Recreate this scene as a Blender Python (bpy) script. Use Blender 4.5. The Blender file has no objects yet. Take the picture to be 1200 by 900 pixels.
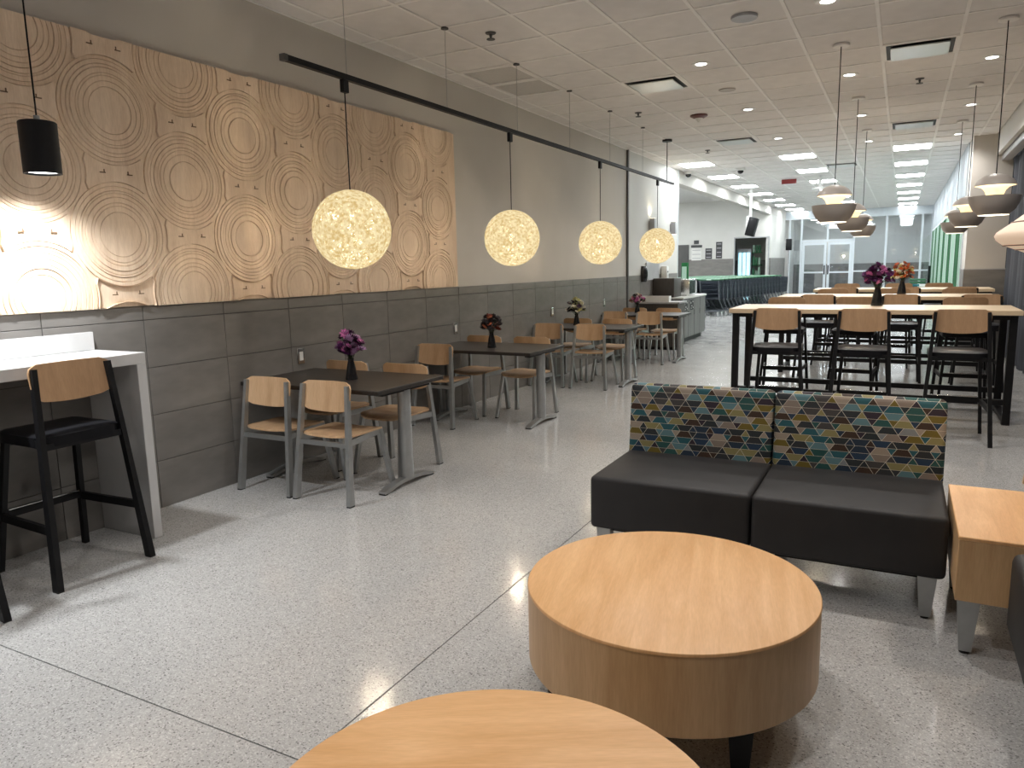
import bpy, bmesh, math, random
from mathutils import Vector, Matrix
R = math.radians
random.seed(7)
SC = bpy.context.scene
COL = SC.collection

# ------------------------------------------------------------------ camera
CF, CYAW, CPIT, CROL, CAMH = 863.9, -0.485913543, 0.157339505, -0.0211750405, 1.48262
def cam_axes():
    fw = Vector((math.sin(CYAW)*math.cos(CPIT), math.cos(CYAW)*math.cos(CPIT), -math.sin(CPIT)))
    r = fw.cross(Vector((0, 0, 1))).normalized()
    u = r.cross(fw)
    return (r*math.cos(CROL)+u*math.sin(CROL), u*math.cos(CROL)-r*math.sin(CROL), fw)
CR, CU, CW = cam_axes()
cam = bpy.data.objects.new('camera', bpy.data.cameras.new('camera'))
COL.objects.link(cam)
m = Matrix((CR, CU, -CW)).transposed().to_4x4()
m.translation = Vector((0, 0, CAMH))
cam.matrix_world = m
cam.data.sensor_width = 36
cam.data.lens = CF/1200*36
cam.data.clip_end = 200
cam.data.clip_start = 0.05
SC.camera = cam
def project(P):
    d = Vector(P)-Vector((0, 0, CAMH)); w = d.dot(CW)
    if w < .1: return None
    return 600+CF*d.dot(CR)/w, 450-CF*d.dot(CU)/w

# ------------------------------------------------------------------ world, exposure
wd = bpy.data.worlds.new('world'); SC.world = wd; wd.use_nodes = True
wd.node_tree.nodes['Background'].inputs[0].default_value = (.9, .95, 1, 1)
wd.node_tree.nodes['Background'].inputs[1].default_value = 0.05
SC.view_settings.view_transform = 'Standard'
SC.view_settings.look = 'None'
SC.view_settings.gamma = 1
SC.view_settings.use_curve_mapping = False
SC.view_settings.exposure = 0.0
# light strengths used by the lamp builders further down
DOWN_W, PANEL_E, GLOBE_W, CYL_W, PEND_W = 80, 37.0, 215, 90, 8
DOWN_C = (1, .965, .925)

# ------------------------------------------------------------------ dimensions
WX = -4.147            # painted face of the left wall
CZ = 3.355             # ceiling
GX0, GY0, G = -.279, 4.63, .61   # ceiling grid

# ------------------------------------------------------------------ materials
def nodes(name):
    mt = bpy.data.materials.new(name); mt.use_nodes = True
    nt = mt.node_tree
    return mt, nt, nt.nodes['Principled BSDF']
def coords(nt, scale=(1, 1, 1), rot=(0, 0, 0)):
    tc = nt.nodes.new('ShaderNodeTexCoord'); mp = nt.nodes.new('ShaderNodeMapping')
    mp.inputs['Scale'].default_value = scale; mp.inputs['Rotation'].default_value = rot
    nt.links.new(tc.outputs['Object'], mp.inputs['Vector'])
    return mp.outputs['Vector']
def noise(nt, vec, scale, detail=3, rough=.5, dist=0):
    n = nt.nodes.new('ShaderNodeTexNoise'); nt.links.new(vec, n.inputs['Vector'])
    n.inputs['Scale'].default_value = scale; n.inputs['Detail'].default_value = detail
    n.inputs['Roughness'].default_value = rough; n.inputs['Distortion'].default_value = dist
    return n.outputs['Fac']
def ramp(nt, fac, stops, mode='LINEAR'):
    r = nt.nodes.new('ShaderNodeValToRGB'); r.color_ramp.interpolation = mode
    e = r.color_ramp.elements
    while len(e) < len(stops): e.new(.5)
    for k, (p, c) in enumerate(stops):
        e[k].position = p; e[k].color = (c[0], c[1], c[2], 1)
    nt.links.new(fac, r.inputs['Fac'])
    return r.outputs['Color']
def bump(nt, fac, b, strength=.2, dist=.002):
    n = nt.nodes.new('ShaderNodeBump'); n.inputs['Strength'].default_value = strength
    n.inputs['Distance'].default_value = dist
    nt.links.new(fac, n.inputs['Height']); nt.links.new(n.outputs['Normal'], b.inputs['Normal'])
def mul(c, k): return tuple(min(1, x*k) for x in c)
def pmat(name, col, var=.12, scale=8, rough=.5, metal=0, stretch=(1, 1, 1), bmp=0, spec=.5, bscale=None):
    mt, nt, b = nodes(name)
    v = coords(nt, stretch)
    f = noise(nt, v, scale)
    c = ramp(nt, f, [(.3, mul(col, 1-var)), (.7, mul(col, 1+var))])
    nt.links.new(c, b.inputs['Base Color'])
    b.inputs['Roughness'].default_value = rough; b.inputs['Metallic'].default_value = metal
    b.inputs['Specular IOR Level'].default_value = spec
    if bmp:
        f2 = noise(nt, v, bscale or scale*6, 2)
        bump(nt, f2, b, bmp)
    return mt
def woodmat(name, dark, light, rough=.4, stretch=(1, 14, 1), scale=2.2, fine=.35):
    mt, nt, b = nodes(name)
    v = coords(nt, stretch)
    # grain runs along the axis with the smallest stretch
    f = noise(nt, v, scale, 5, .6, .6)
    c = ramp(nt, f, [(.30, dark), (.52, tuple((a+b_)/2 for a, b_ in zip(dark, light))), (.72, light)])
    v2 = coords(nt, tuple(s*7 for s in stretch))
    f2 = noise(nt, v2, scale*1.5, 2)
    mx = nt.nodes.new('ShaderNodeMix'); mx.data_type = 'RGBA'; mx.blend_type = 'MULTIPLY'
    mx.inputs[0].default_value = fine
    nt.links.new(c, mx.inputs[6])
    c2 = ramp(nt, f2, [(.35, (.72, .68, .62)), (.65, (1, 1, 1))])
    nt.links.new(c2, mx.inputs[7])
    nt.links.new(mx.outputs[2], b.inputs['Base Color'])
    b.inputs['Roughness'].default_value = rough
    bump(nt, f2, b, .05, .001)
    return mt
def emat(name, col, strength, base=(.8, .8, .8)):
    mt, nt, b = nodes(name)
    b.inputs['Base Color'].default_value = (*base, 1)
    v = coords(nt); f = noise(nt, v, 3)
    c = ramp(nt, f, [(.2, mul(col, .97)), (.8, col)])
    nt.links.new(c, b.inputs['Emission Color'])
    b.inputs['Emission Strength'].default_value = strength
    return mt
M = {}
def terrazzo():
    mt, nt, b = nodes('terrazzo')
    v = coords(nt)
    vo = nt.nodes.new('ShaderNodeTexVoronoi'); vo.inputs['Scale'].default_value = 210
    nt.links.new(v, vo.inputs['Vector'])
    sep = nt.nodes.new('ShaderNodeSeparateColor'); nt.links.new(vo.outputs['Color'], sep.inputs[0])
    chips = ramp(nt, sep.outputs[0], [(0, (.17, .167, .162)), (.05, (.25, .245, .24)), (.09, (.39, .385, .378)), (.55, (.44, .436, .428)), (.85, (.48, .476, .468)), (.94, (.58, .575, .565))], 'LINEAR')
    f = noise(nt, v, .9, 3)
    big = ramp(nt, f, [(.3, (.90, .90, .90)), (.7, (1, 1, 1))])
    mx = nt.nodes.new('ShaderNodeMix'); mx.data_type = 'RGBA'; mx.blend_type = 'MULTIPLY'; mx.inputs[0].default_value = 1
    nt.links.new(chips, mx.inputs[6]); nt.links.new(big, mx.inputs[7])
    nt.links.new(mx.outputs[2], b.inputs['Base Color'])
    fr = noise(nt, v, 4, 4)
    rr = ramp(nt, fr, [(.3, (.10, .10, .10)), (.7, (.19, .19, .19))])
    nt.links.new(rr, b.inputs['Roughness'])
    b.inputs['Specular IOR Level'].default_value = .5
    fb = noise(nt, v, 14, 3)
    bump(nt, fb, b, .015, .002)
    return mt
M['floor'] = terrazzo()
M['joint'] = pmat('floor joint filler', (.17, .17, .165), .1, 30, .6)
M['tile'] = pmat('porcelain wall tile', (.185, .174, .162), .14, 3.5, .42, bmp=.05, stretch=(1, 1, 3))
M['grout'] = pmat('dark grout', (.075, .070, .066), .15, 40, .9)
M['paint'] = pmat('warm grey wall paint', (.56, .53, .485), .03, 2, .65, bmp=.04, bscale=90)
M['paint_light'] = pmat('light wall paint', (.60, .59, .56), .03, 2, .65, bmp=.04, bscale=90)
M['ctile'] = pmat('mineral fibre tile', (.74, .715, .70), .04, 6, .9, bmp=.25, bscale=220)
M['cgrid'] = pmat('white grid rail', (.84, .82, .80), .03, 5, .5)
M['maple'] = woodmat('maple laminate', (.68, .375, .16), (.82, .505, .255), .38, (22, 2.2, 2.2), 1.0, .25)
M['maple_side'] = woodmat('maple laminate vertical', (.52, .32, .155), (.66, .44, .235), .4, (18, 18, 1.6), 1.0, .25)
M['htop'] = woodmat('pale oak worktop', (.62, .47, .31), (.74, .60, .42), .35, (2, 22, 10), 1.0, .3)
M['ply'] = woodmat('chair plywood', (.52, .325, .18), (.67, .455, .275), .38, (16, 2, 2), 1.0, .3)
M['ply_stool'] = woodmat('stool plywood', (.40, .24, .13), (.52, .33, .19), .38, (16, 2, 2), 1.0, .3)
M['birch'] = woodmat('carved birch plywood', (.76, .585, .43), (.90, .735, .57), .82, (3, 10, 1.3), 1.6, .3)
M['birch'].node_tree.nodes['Principled BSDF'].inputs['Specular IOR Level'].default_value = .2
M['knot'] = pmat('dark knot', (.16, .09, .045), .2, 30, .7)
M['silver'] = pmat('silver powder coat', (.40, .41, .41), .06, 20, .35, .75)
M['alu'] = pmat('white aluminium', (.62, .67, .71), .03, 10, .35, .2)
M['chrome'] = pmat('brushed steel', (.62, .62, .62), .05, 30, .25, 1)
M['black'] = pmat('black powder coat', (.007, .007, .008), .2, 20, .5, spec=.25)
M['blackgloss'] = pmat('black gloss', (.01, .01, .012), .2, 20, .22)
M['rubber'] = pmat('black rubber', (.012, .012, .012), .2, 30, .8)
M['vinyl'] = pmat('black vinyl', (.010, .010, .012), .12, 9, .36, bmp=.06, bscale=160, spec=.13)
M['vinyl_seat'] = pmat('charcoal upholstery vinyl', (.024, .023, .024), .12, 9, .55, bmp=.08, bscale=200, spec=.35)
M['darktop'] = woodmat('dark espresso laminate', (.018, .014, .012), (.034, .027, .022), .42, (2, 18, 5), 1.2, .3)
M['quartz'] = pmat('white quartz', (.57, .57, .57), .08, 3.5, .25, stretch=(1, 2, 1))
M['plastic_w'] = pmat('white plastic', (.75, .75, .73), .03, 10, .4)
M['plastic_g'] = pmat('grey plastic', (.38, .38, .39), .05, 10, .4)
M['taupe'] = pmat('taupe enamel', (.40, .36, .325), .04, 6, .42)
M['cream'] = pmat('cream enamel', (.80, .72, .52), .03, 6, .4)
M['shade'] = pmat('ribbed ivory shade', (.80, .66, .54), .05, 3, .6)
M['shade_line'] = pmat('shade rib line', (.30, .20, .15), .05, 8, .6)
M['curtain'] = pmat('navy grey curtain', (.050, .055, .070), .12, 6, .85, stretch=(6, 6, .4), bmp=.1)
M['cabinet'] = woodmat('grey ash cabinet', (.085, .083, .08), (.15, .148, .142), .45, (16, 16, 1.2), 1.0, .4)
M['cabdark'] = pmat('dark brown panel', (.045, .038, .033), .2, 6, .5, stretch=(6, 6, 1))
M['stone'] = pmat('pale stone top', (.60, .60, .57), .08, 14, .3)
M['greenp'] = pmat('green plastic', (.03, .13, .06), .12, 10, .4)
M['greenpale'] = pmat('pale green panel', (.30, .42, .34), .05, 4, .8, spec=.1)
M['greendark'] = pmat('deep green panel', (.018, .10, .035), .12, 4, .8, spec=.1)
M['cartwire'] = pmat('dark cart wire', (.032, .04, .055), .2, 12, .4, .3)
M['cartframe'] = pmat('dull cart steel', (.13, .14, .16), .2, 12, .4, .6)
M['blinds'] = pmat('white glazing film', (.44, .48, .51), .06, 2, .7, stretch=(1, 4, .3), spec=.15)
M['teal'] = pmat('teal plastic', (.02, .16, .18), .15, 10, .4)
M['stem'] = pmat('dark stem', (.02, .04, .015), .2, 20, .6)
M['doordark'] = pmat('dark door', (.07, .068, .066), .1, 5, .5)
M['retplate'] = pmat('perforated grey white metal', (.55, .53, .51), .06, 60, .6)
M['mirrorplate'] = pmat('satin diffuser plate', (.62, .64, .63), .03, 4, .3, .6)
M['backwhite'] = pmat('off white board', (.68, .67, .64), .04, 4, .6)
M['sign'] = pmat('charcoal board', (.055, .055, .058), .15, 6, .6)
M['maroon'] = pmat('dark maroon', (.10, .018, .012), .1, 10, .4)
M['panel_e'] = emat('fluorescent diffuser', (.93, .98, 1), PANEL_E)
M['down_e'] = emat('downlight lens', (1, .97, .92), 9)
M['cyl_e'] = emat('spot lens', (1, 1, 1), 4)
M['bulb_e'] = emat('bulb glass', (1, .90, .68), 5)
M['pend_e'] = emat('lit pendant reflector', (1, .80, .45), .75, (.8, .72, .52))
M['pendrim_e'] = emat('lit bowl rim', (1, .88, .68), 1.2)
M['shade_e'] = emat('glowing ivory shade', (1, .72, .50), .34, (.8, .66, .54))
M['sconce_e'] = emat('sconce glow', (1, .86, .62), 3.5)
M['cooler_e'] = emat('lit cooler door', (.35, .80, 1), 1.3)
M['exit_e'] = emat('red exit sign', (.5, .03, .02), .10, (.15, .02, .02))
def strandmat():
    mt, nt, b = nodes('woven paper cord')
    v = coords(nt); f = noise(nt, v, 38, 2)
    b.inputs['Base Color'].default_value = (.035, .028, .016, 1); b.inputs['Roughness'].default_value = .7
    c = ramp(nt, f, [(.35, (.72, .50, .20)), (.62, (1, .84, .50))])
    nt.links.new(c, b.inputs['Emission Color']); b.inputs['Emission Strength'].default_value = .92
    return mt
M['strand'] = strandmat()
def glassmat(name, tint=(.93, .97, 1), alpha=.12):
    mt = bpy.data.materials.new(name); mt.use_nodes = True; nt = mt.node_tree; nt.nodes.clear()
    out = nt.nodes.new('ShaderNodeOutputMaterial'); mx = nt.nodes.new('ShaderNodeMixShader')
    tr = nt.nodes.new('ShaderNodeBsdfTransparent'); tr.inputs[0].default_value = (*tint, 1)
    gl = nt.nodes.new('ShaderNodeBsdfGlossy'); gl.inputs['Roughness'].default_value = .03
    tc = nt.nodes.new('ShaderNodeTexCoord'); nz = nt.nodes.new('ShaderNodeTexNoise'); nz.inputs['Scale'].default_value = 1.5
    nt.links.new(tc.outputs['Object'], nz.inputs['Vector'])
    mr = nt.nodes.new('ShaderNodeMapRange'); mr.inputs[3].default_value = alpha*.8; mr.inputs[4].default_value = alpha*1.2
    nt.links.new(nz.outputs[0], mr.inputs[0]); nt.links.new(mr.outputs[0], mx.inputs[0])
    nt.links.new(tr.outputs[0], mx.inputs[1]); nt.links.new(gl.outputs[0], mx.inputs[2]); nt.links.new(mx.outputs[0], out.inputs[0])
    return mt
M['glass'] = glassmat('clear glass')
def printmat():
    """geometric woven print: rows of triangles and trapezoids with pale outlines"""
    mt, nt, b = nodes('geometric print fabric')
    tc = nt.nodes.new('ShaderNodeTexCoord'); sep = nt.nodes.new('ShaderNodeSeparateXYZ')
    nt.links.new(tc.outputs['Object'], sep.inputs[0])
    def mth(op, a, b_=None, c=None):
        n = nt.nodes.new('ShaderNodeMath'); n.operation = op
        for k, x in enumerate((a, b_, c)):
            if x is None: continue
            if isinstance(x, (int, float)): n.inputs[k].default_value = x
            else: nt.links.new(x, n.inputs[k])
        return n.outputs[0]
    H, P = .034, .046
    zz = mth('ADD', sep.outputs[2], .003)
    vr = mth('DIVIDE', zz, H); row = mth('FLOOR', vr)
    hrow = mth('FLOOR', mth('MULTIPLY', mth('FRACT', mth('MULTIPLY', mth('SINE', mth('MULTIPLY', row, 12.9898)), 43758.5)), 4))
    def ids(dx):
        u = mth('DIVIDE', mth('ADD', sep.outputs[0], dx), P)
        a = mth('FLOOR', mth('ADD', u, mth('MULTIPLY', vr, .5)))
        b2 = mth('FLOOR', mth('SUBTRACT', u, mth('MULTIPLY', vr, .5)))
        k = mth('ADD', mth('ADD', a, b2), hrow)
        q = mth('FLOOR', mth('DIVIDE', k, 4)); rem = mth('SUBTRACT', k, mth('MULTIPLY', q, 4))
        t = mth('GREATER_THAN', rem, 2.5)
        return mth('ADD', mth('MULTIPLY', q, 2), t)
    i0, ip, im = ids(0), ids(.0010), ids(-.0010)
    line = mth('MAXIMUM', mth('GREATER_THAN', mth('ABSOLUTE', mth('SUBTRACT', i0, ip)), .5), mth('GREATER_THAN', mth('ABSOLUTE', mth('SUBTRACT', i0, im)), .5))
    fr = mth('FRACT', vr)
    hl = mth('GREATER_THAN', mth('ABSOLUTE', mth('SUBTRACT', fr, .5)), .482)
    line = mth('MAXIMUM', line, hl)
    cx = nt.nodes.new('ShaderNodeCombineXYZ'); nt.links.new(i0, cx.inputs[0]); nt.links.new(row, cx.inputs[1])
    wn = nt.nodes.new('ShaderNodeTexWhiteNoise'); wn.noise_dimensions = '2D'; nt.links.new(cx.outputs[0], wn.inputs['Vector'])
    pal = [(.006, .020, .042), (.016, .008, .018), (.008, .075, .095), (.190, .150, .125), (.125, .090, .008), (.080, .165, .190), (.010, .016, .020), (.260, .215, .170), (.032, .014, .006), (.008, .060, .056), (.170, .185, .195), (.040, .036, .036), (.20, .175, .07), (.006, .026, .060), (.014, .018, .022)]
    col = ramp(nt, wn.outputs['Value'], [(k/len(pal), c) for k, c in enumerate(pal)], 'CONSTANT')
    mx = nt.nodes.new('ShaderNodeMix'); mx.data_type = 'RGBA'
    nt.links.new(line, mx.inputs[0]); nt.links.new(col, mx.inputs[6]); mx.inputs[7].default_value = (.58, .53, .44, 1)
    nt.links.new(mx.outputs[2], b.inputs['Base Color'])
    b.inputs['Roughness'].default_value = .75
    v = coords(nt); bump(nt, noise(nt, v, 700, 1), b, .15, .001)
    return mt
M['print'] = printmat()

# ------------------------------------------------------------------ mesh helpers
class MB:
    def __init__(s): s.bm = bmesh.new()
    def box(s, c, size, bev=0, seg=2, rot=None):
        g = bmesh.ops.create_cube(s.bm, size=1)
        vs = g['verts']
        bmesh.ops.scale(s.bm, vec=size, verts=vs)
        if bev:
            es = list({e for v in vs for e in v.link_edges})
            r = bmesh.ops.bevel(s.bm, geom=es, offset=bev, segments=seg, profile=.5, affect='EDGES')
            vs = list({v for f in r['faces'] for v in f.verts} | {v for v in vs if v.is_valid})
        if rot is not None: bmesh.ops.transform(s.bm, matrix=rot, verts=vs)
        bmesh.ops.translate(s.bm, vec=c, verts=vs)
        return s
    def b2(s, lo, hi, bev=0, seg=2):
        return s.box([(a+b)/2 for a, b in zip(lo, hi)], [abs(b-a) for a, b in zip(lo, hi)], bev, seg)
    def bar(s, p0, p1, w, d, up=(1, 0, 0), p1w=None, p1d=None):
        """rectangular bar from p0 to p1; w measured along 'up' axis, d across"""
        p0, p1 = Vector(p0), Vector(p1); t = (p1-p0).normalized()
        a = Vector(up); a = (a-t*a.dot(t)).normalized(); b = t.cross(a)
        p1w = p1w or w; p1d = p1d or d
        vs = []
        for P, ww, dd in ((p0, w, d), (p1, p1w, p1d)):
            for sa, sb in ((-1, -1), (1, -1), (1, 1), (-1, 1)):
                vs.append(s.bm.verts.new(P+a*sa*ww/2+b*sb*dd/2))
        for f in ((3, 2, 1, 0), (4, 5, 6, 7), (0, 1, 5, 4), (1, 2, 6, 5), (2, 3, 7, 6), (3, 0, 4, 7)):
            s.bm.faces.new([vs[k] for k in f])
        return s
    def tube(s, pts, rad, n=8, closed=False, caps=True):
        pts = [Vector(p) for p in pts]; rings = []
        L = len(pts)
        for i, p in enumerate(pts):
            if closed: t = (pts[(i+1) % L]-pts[i-1]).normalized()
            else: t = (pts[min(i+1, L-1)]-pts[max(i-1, 0)]).normalized()
            a = Vector((0, 0, 1)) if abs(t.z) < .9 else Vector((1, 0, 0))
            a = (a-t*a.dot(t)).normalized(); b = t.cross(a)
            rr = rad[i] if isinstance(rad, (list, tuple)) else rad
            rings.append([s.bm.verts.new(p+(a*math.cos(2*math.pi*k/n)+b*math.sin(2*math.pi*k/n))*rr) for k in range(n)])
        for i in range(L if closed else L-1):
            A, B = rings[i], rings[(i+1) % L]
            for k in range(n): s.bm.faces.new((A[k], A[(k+1) % n], B[(k+1) % n], B[k]))
        if caps and not closed:
            s.bm.faces.new(rings[0][::-1]); s.bm.faces.new(rings[-1])
        return s
    def lathe(s, prof, n=32, c=(0, 0, 0), close=False):
        """prof: (radius, z) list; revolved about z"""
        rings = []
        for r, z in prof:
            if r < 1e-6: rings.append([s.bm.verts.new((c[0], c[1], c[2]+z))])
            else: rings.append([s.bm.verts.new((c[0]+r*math.cos(2*math.pi*k/n), c[1]+r*math.sin(2*math.pi*k/n), c[2]+z)) for k in range(n)])
        pairs = list(zip(rings, rings[1:]))
        if close: pairs.append((rings[-1], rings[0]))
        for A, B in pairs:
            for k in range(n):
                k2 = (k+1) % n
                if len(A) == 1 and len(B) == 1: continue
                if len(A) == 1: s.bm.faces.new((A[0], B[k], B[k2]))
                elif len(B) == 1: s.bm.faces.new((A[k], B[0], A[k2]))
                else: s.bm.faces.new((A[k], B[k], B[k2], A[k2]))
        return s
    def sheet(s, nu, nv, fn):
        """closed shell: fn(u,v,side) with u,v in [-1,1]; side 0 front, 1 back"""
        G2 = [[[s.bm.verts.new(fn(-1+2*i/nu, -1+2*j/nv, sd)) for j in range(nv+1)] for i in range(nu+1)] for sd in (0, 1)]
        for i in range(nu):
            for j in range(nv):
                a, b = G2[0], G2[1]
                s.bm.faces.new((a[i][j], a[i+1][j], a[i+1][j+1], a[i][j+1]))
                s.bm.faces.new((b[i][j], b[i][j+1], b[i+1][j+1], b[i+1][j]))
        for i in range(nu):
            for j, fl in ((0, 0), (nv, 1)):
                q = (G2[0][i][j], G2[1][i][j], G2[1][i+1][j], G2[0][i+1][j])
                s.bm.faces.new(q if not fl else q[::-1])
        for j in range(nv):
            for i, fl in ((0, 1), (nu, 0)):
                q = (G2[0][i][j], G2[1][i][j], G2[1][i][j+1], G2[0][i][j+1])
                s.bm.faces.new(q if not fl else q[::-1])
        return s
    def prism(s, poly, ax, lo, hi):
        """extrude 2d polygon along axis ax"""
        def P(p, h):
            q = [p[0], p[1]]; q.insert(ax, h); return q
        A = [s.bm.verts.new(P(p, lo)) for p in poly]; B = [s.bm.verts.new(P(p, hi)) for p in poly]
        n = len(poly)
        for k in range(n): s.bm.faces.new((A[k], A[(k+1) % n], B[(k+1) % n], B[k]))
        s.bm.faces.new(A[::-1]); s.bm.faces.new(B)
        return s
    def mesh(s, name, mat, smooth=40):
        bmesh.ops.recalc_face_normals(s.bm, faces=s.bm.faces)
        me = bpy.data.meshes.new(name); s.bm.to_mesh(me); s.bm.free()
        if smooth:
            me.polygons.foreach_set('use_smooth', [True]*len(me.polygons))
            me.set_sharp_from_angle(angle=R(smooth))
        me.materials.append(M[mat])
        return me
def put(name, me, parent=None, loc=(0, 0, 0), rz=0):
    o = bpy.data.objects.new(name, me); COL.objects.link(o)
    o.location = loc; o.rotation_euler = (0, 0, rz)
    if parent: o.parent = parent
    return o
def build(mb, name, mat, parent=None, loc=(0, 0, 0), smooth=40):
    return put(name, mb.mesh(name, mat, smooth), parent, loc)
def tag(o, label, cat, group=None):
    o['label'] = label; o['category'] = cat
    if group: o['group'] = group
    return o
def thing(name, label, cat, loc=(0, 0, 0), rz=0, group=None):
    o = put(name, None, None, loc, rz); o.empty_display_size = .1
    return tag(o, label, cat, group)
def struct(o): o['kind'] = 'structure'; return o
def copy_tree(o, parent=None):
    c = o.copy(); COL.objects.link(c); c.parent = parent
    for ch in list(o.children): copy_tree(ch, c)
    return c
def dup(o, label, loc, rz=0, group=None):
    c = copy_tree(o); c.location = loc; c.rotation_euler = (0, 0, rz); c['label'] = label
    if group: c['group'] = group
    return c
class Placer:
    """first use moves the prototype itself, later uses copy it"""
    def __init__(s, proto): s.p = proto; s.used = False
    def __call__(s, label, loc, rz=0, group=None):
        if s.used: return dup(s.p, label, loc, rz, group)
        s.used = True; s.p.location = loc; s.p.rotation_euler = (0, 0, rz); s.p['label'] = label
        if group: s.p['group'] = group
        return s.p
def lamp(name, kind, loc, energy, color=(1, 1, 1), parent=None, **kw):
    d = bpy.data.lights.new(name, kind); d.energy = energy; d.color = color
    for k, v in kw.items(): setattr(d, k, v)
    o = bpy.data.objects.new(name, d); COL.objects.link(o); o.location = loc
    if parent: o.parent = parent
    return o

# ================================================================== SETTING
# ---- floor: terrazzo slabs with filled joints
YB, YF = -3.2, 36.0
fl = struct(build(MB().b2((-9.5, YB, -.06), (4.2, YF, -.004)), 'floor', 'joint', smooth=0))
xs = [-9.5, -4.3, -1.545, 1.6, 4.2]; ys = [YB, 1.503, 19.5, YF]
for a, b in zip(xs, xs[1:]):
    for c, d in zip(ys, ys[1:]):
        build(MB().b2((a+.003, c+.003, -.03), (b-.003, d-.003, 0)), 'floor_slab', 'floor', fl, smooth=0)

# ---- left wall: paint above, tiled below
wl = struct(build(MB().b2((WX-.2, YB, 0), (WX, 15.28, CZ)), 'wall_left', 'paint', smooth=0))
build(MB().b2((WX, YB, 0), (WX+.004, 15.28, 1.287)), 'grout_bed', 'grout', wl, smooth=0)
rows = [(0, .303), (.307, .604), (.608, .904), (.908, 1.203), (1.207, 1.288)]
tm = {}
k0 = -4
for z0, z1 in rows:
    for k in range(k0, 22):
        y0 = 2.364+.6155*k; y1 = min(y0+.6115, 15.28)
        if y1-y0 < .05: continue
        key = (z0, round(y1-y0, 3))
        if key not in tm:
            tm[key] = MB().b2((0, 0, 0), (.012, y1-y0, z1-z0), .0015, 1).mesh('wall_tile', 'tile', 0)
        put('wall_tile', tm[key], wl, (WX, y0, z0))
build(MB().b2((WX, 15.272, 0), (WX+.018, 15.284, CZ)), 'corner_guard', 'alu', wl, smooth=0)
tr = struct(build(MB().b2((WX, 12.07, 0), (WX+.03, 12.12, CZ)), 'trim_1', 'doordark', smooth=0))
build(MB().b2((WX+.002, 12.12, 1.30), (WX+.006, 15.27, CZ)), 'painted_panel', 'paint_light', wl, smooth=0)

# ---- ceiling: hung grid with single tiles
ce = struct(build(MB().b2((WX-.2, YB, CZ+.05), (1.25, 32.6, CZ+.12)), 'ceiling', 'ctile', smooth=0))
taken = {}
def cell(x, y): return (math.floor((x-GX0)/G), math.floor((y-GY0)/G))
PANELS = [(x, y) for x in (-3.60, -1.77, .02) for y in (14.73, 17.13, 19.55, 21.95, 24.36, 26.75, 29.2, 30.95)]
VENTS = [(-2.42, 7.98), (.03, 7.98), (-2.42, 12.25), (.03, 12.25), (-1.2, 16.5)]
RETURNS = [(-3.63, 6.76), (-3.63, 7.37)]
for p in PANELS+VENTS+RETURNS: taken[cell(*p)] = 1
def cell_lo(c): return GX0+c[0]*G, GY0+c[1]*G
cells = []
for i in range(-7, 3):
    for j in range(-12, 46):
        if (i, j) in taken: continue
        x0, y0 = cell_lo((i, j))
        x1, y1 = x0+G, y0+G
        lim = 1.19 if y0 < 13.9 else .88
        x0 = max(x0, WX); x1 = min(x1, lim)
        if x1-x0 < .05: continue
        pr = [project(q) for q in ((x0, y0, CZ), (x1, y0, CZ), (x1, y1, CZ), (x0, y1, CZ))]
        ar = 0
        if all(pr):
            cl = [(min(max(a, 0), 1200), min(max(b, 0), 900)) for a, b in pr]
            ar = abs(sum(cl[k][0]*cl[(k+1) % 4][1]-cl[(k+1) % 4][0]*cl[k][1] for k in range(4)))/2
        cells.append((ar, x0, y0, x1, y1))
cells.sort(reverse=True)
cm = {}
rest = MB()
for n, (ar, x0, y0, x1, y1) in enumerate(cells):
    dz = random.uniform(0, .0015)
    if n < 298:
        key = (round(x1-x0, 3), round(y1-y0, 3))
        if key not in cm:
            cm[key] = MB().b2((.012, .012, 0), (key[0]-.012, key[1]-.012, .016), .004, 1).mesh('ceiling_tile', 'ctile', 0)
        put('ceiling_tile', cm[key], ce, (x0, y0, CZ+.002+dz))
    else:
        rest.b2((x0+.012, y0+.012, CZ+.002+dz), (x1-.012, y1-.012, CZ+.018))
ro = build(rest, 'further_ceiling_tiles', 'ctile', ce, smooth=0); ro['kind'] = 'stuff'
for i in range(-6, 3):
    x = GX0+i*G
    y1 = 32 if x < .88 else 14
    build(MB().b2((x-.0135, YB, CZ-.003), (x+.0135, y1, CZ+.03)), 'grid_rail', 'cgrid', ce, smooth=0)
for j in range(-12, 45):
    y = GY0+j*G
    x1 = 1.19 if y < 14 else .88
    build(MB().b2((WX, y-.014, CZ-.0025), (x1, y+.014, CZ+.03)), 'grid_rail', 'cgrid', ce, smooth=0)
# angle moulding along the left wall
build(MB().b2((WX, YB, CZ-.004), (WX+.022, 15.28, CZ+.03)), 'wall_angle', 'cgrid', ce, smooth=0)

# ---- right side: bulkhead, column, window wall
bk = struct(build(MB().b2((1.19, YB, 3.08), (1.50, 14.0, CZ+.12)), 'trim_2', 'paint_light', smooth=0))
build(MB().b2((1.19, YB, 3.04), (1.245, 14.0, 3.08)), 'bulkhead_edge', 'paint_light', bk, smooth=0)
tk = struct(build(MB().b2((1.26, YB, 2.95), (1.38, 14.0, 3.05)), 'trim_3', 'plastic_g', smooth=0))
co = struct(build(MB().b2((.875, 14.0, 0), (1.42, 14.75, CZ+.1)), 'wall_column', 'paint', smooth=0))
build(MB().b2((.863, 13.988, 0), (1.43, 14.76, 1.285)), 'tile_base', 'tile', co, smooth=0)
build(MB().b2((.861, 13.986, 1.285), (1.432, 14.762, 1.30)), 'base_cap', 'plastic_g', co, smooth=0)
wr = struct(build(MB().b2((1.72, YB, 0), (1.85, 14.2, CZ)), 'wall_right', 'paint', smooth=0))
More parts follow.
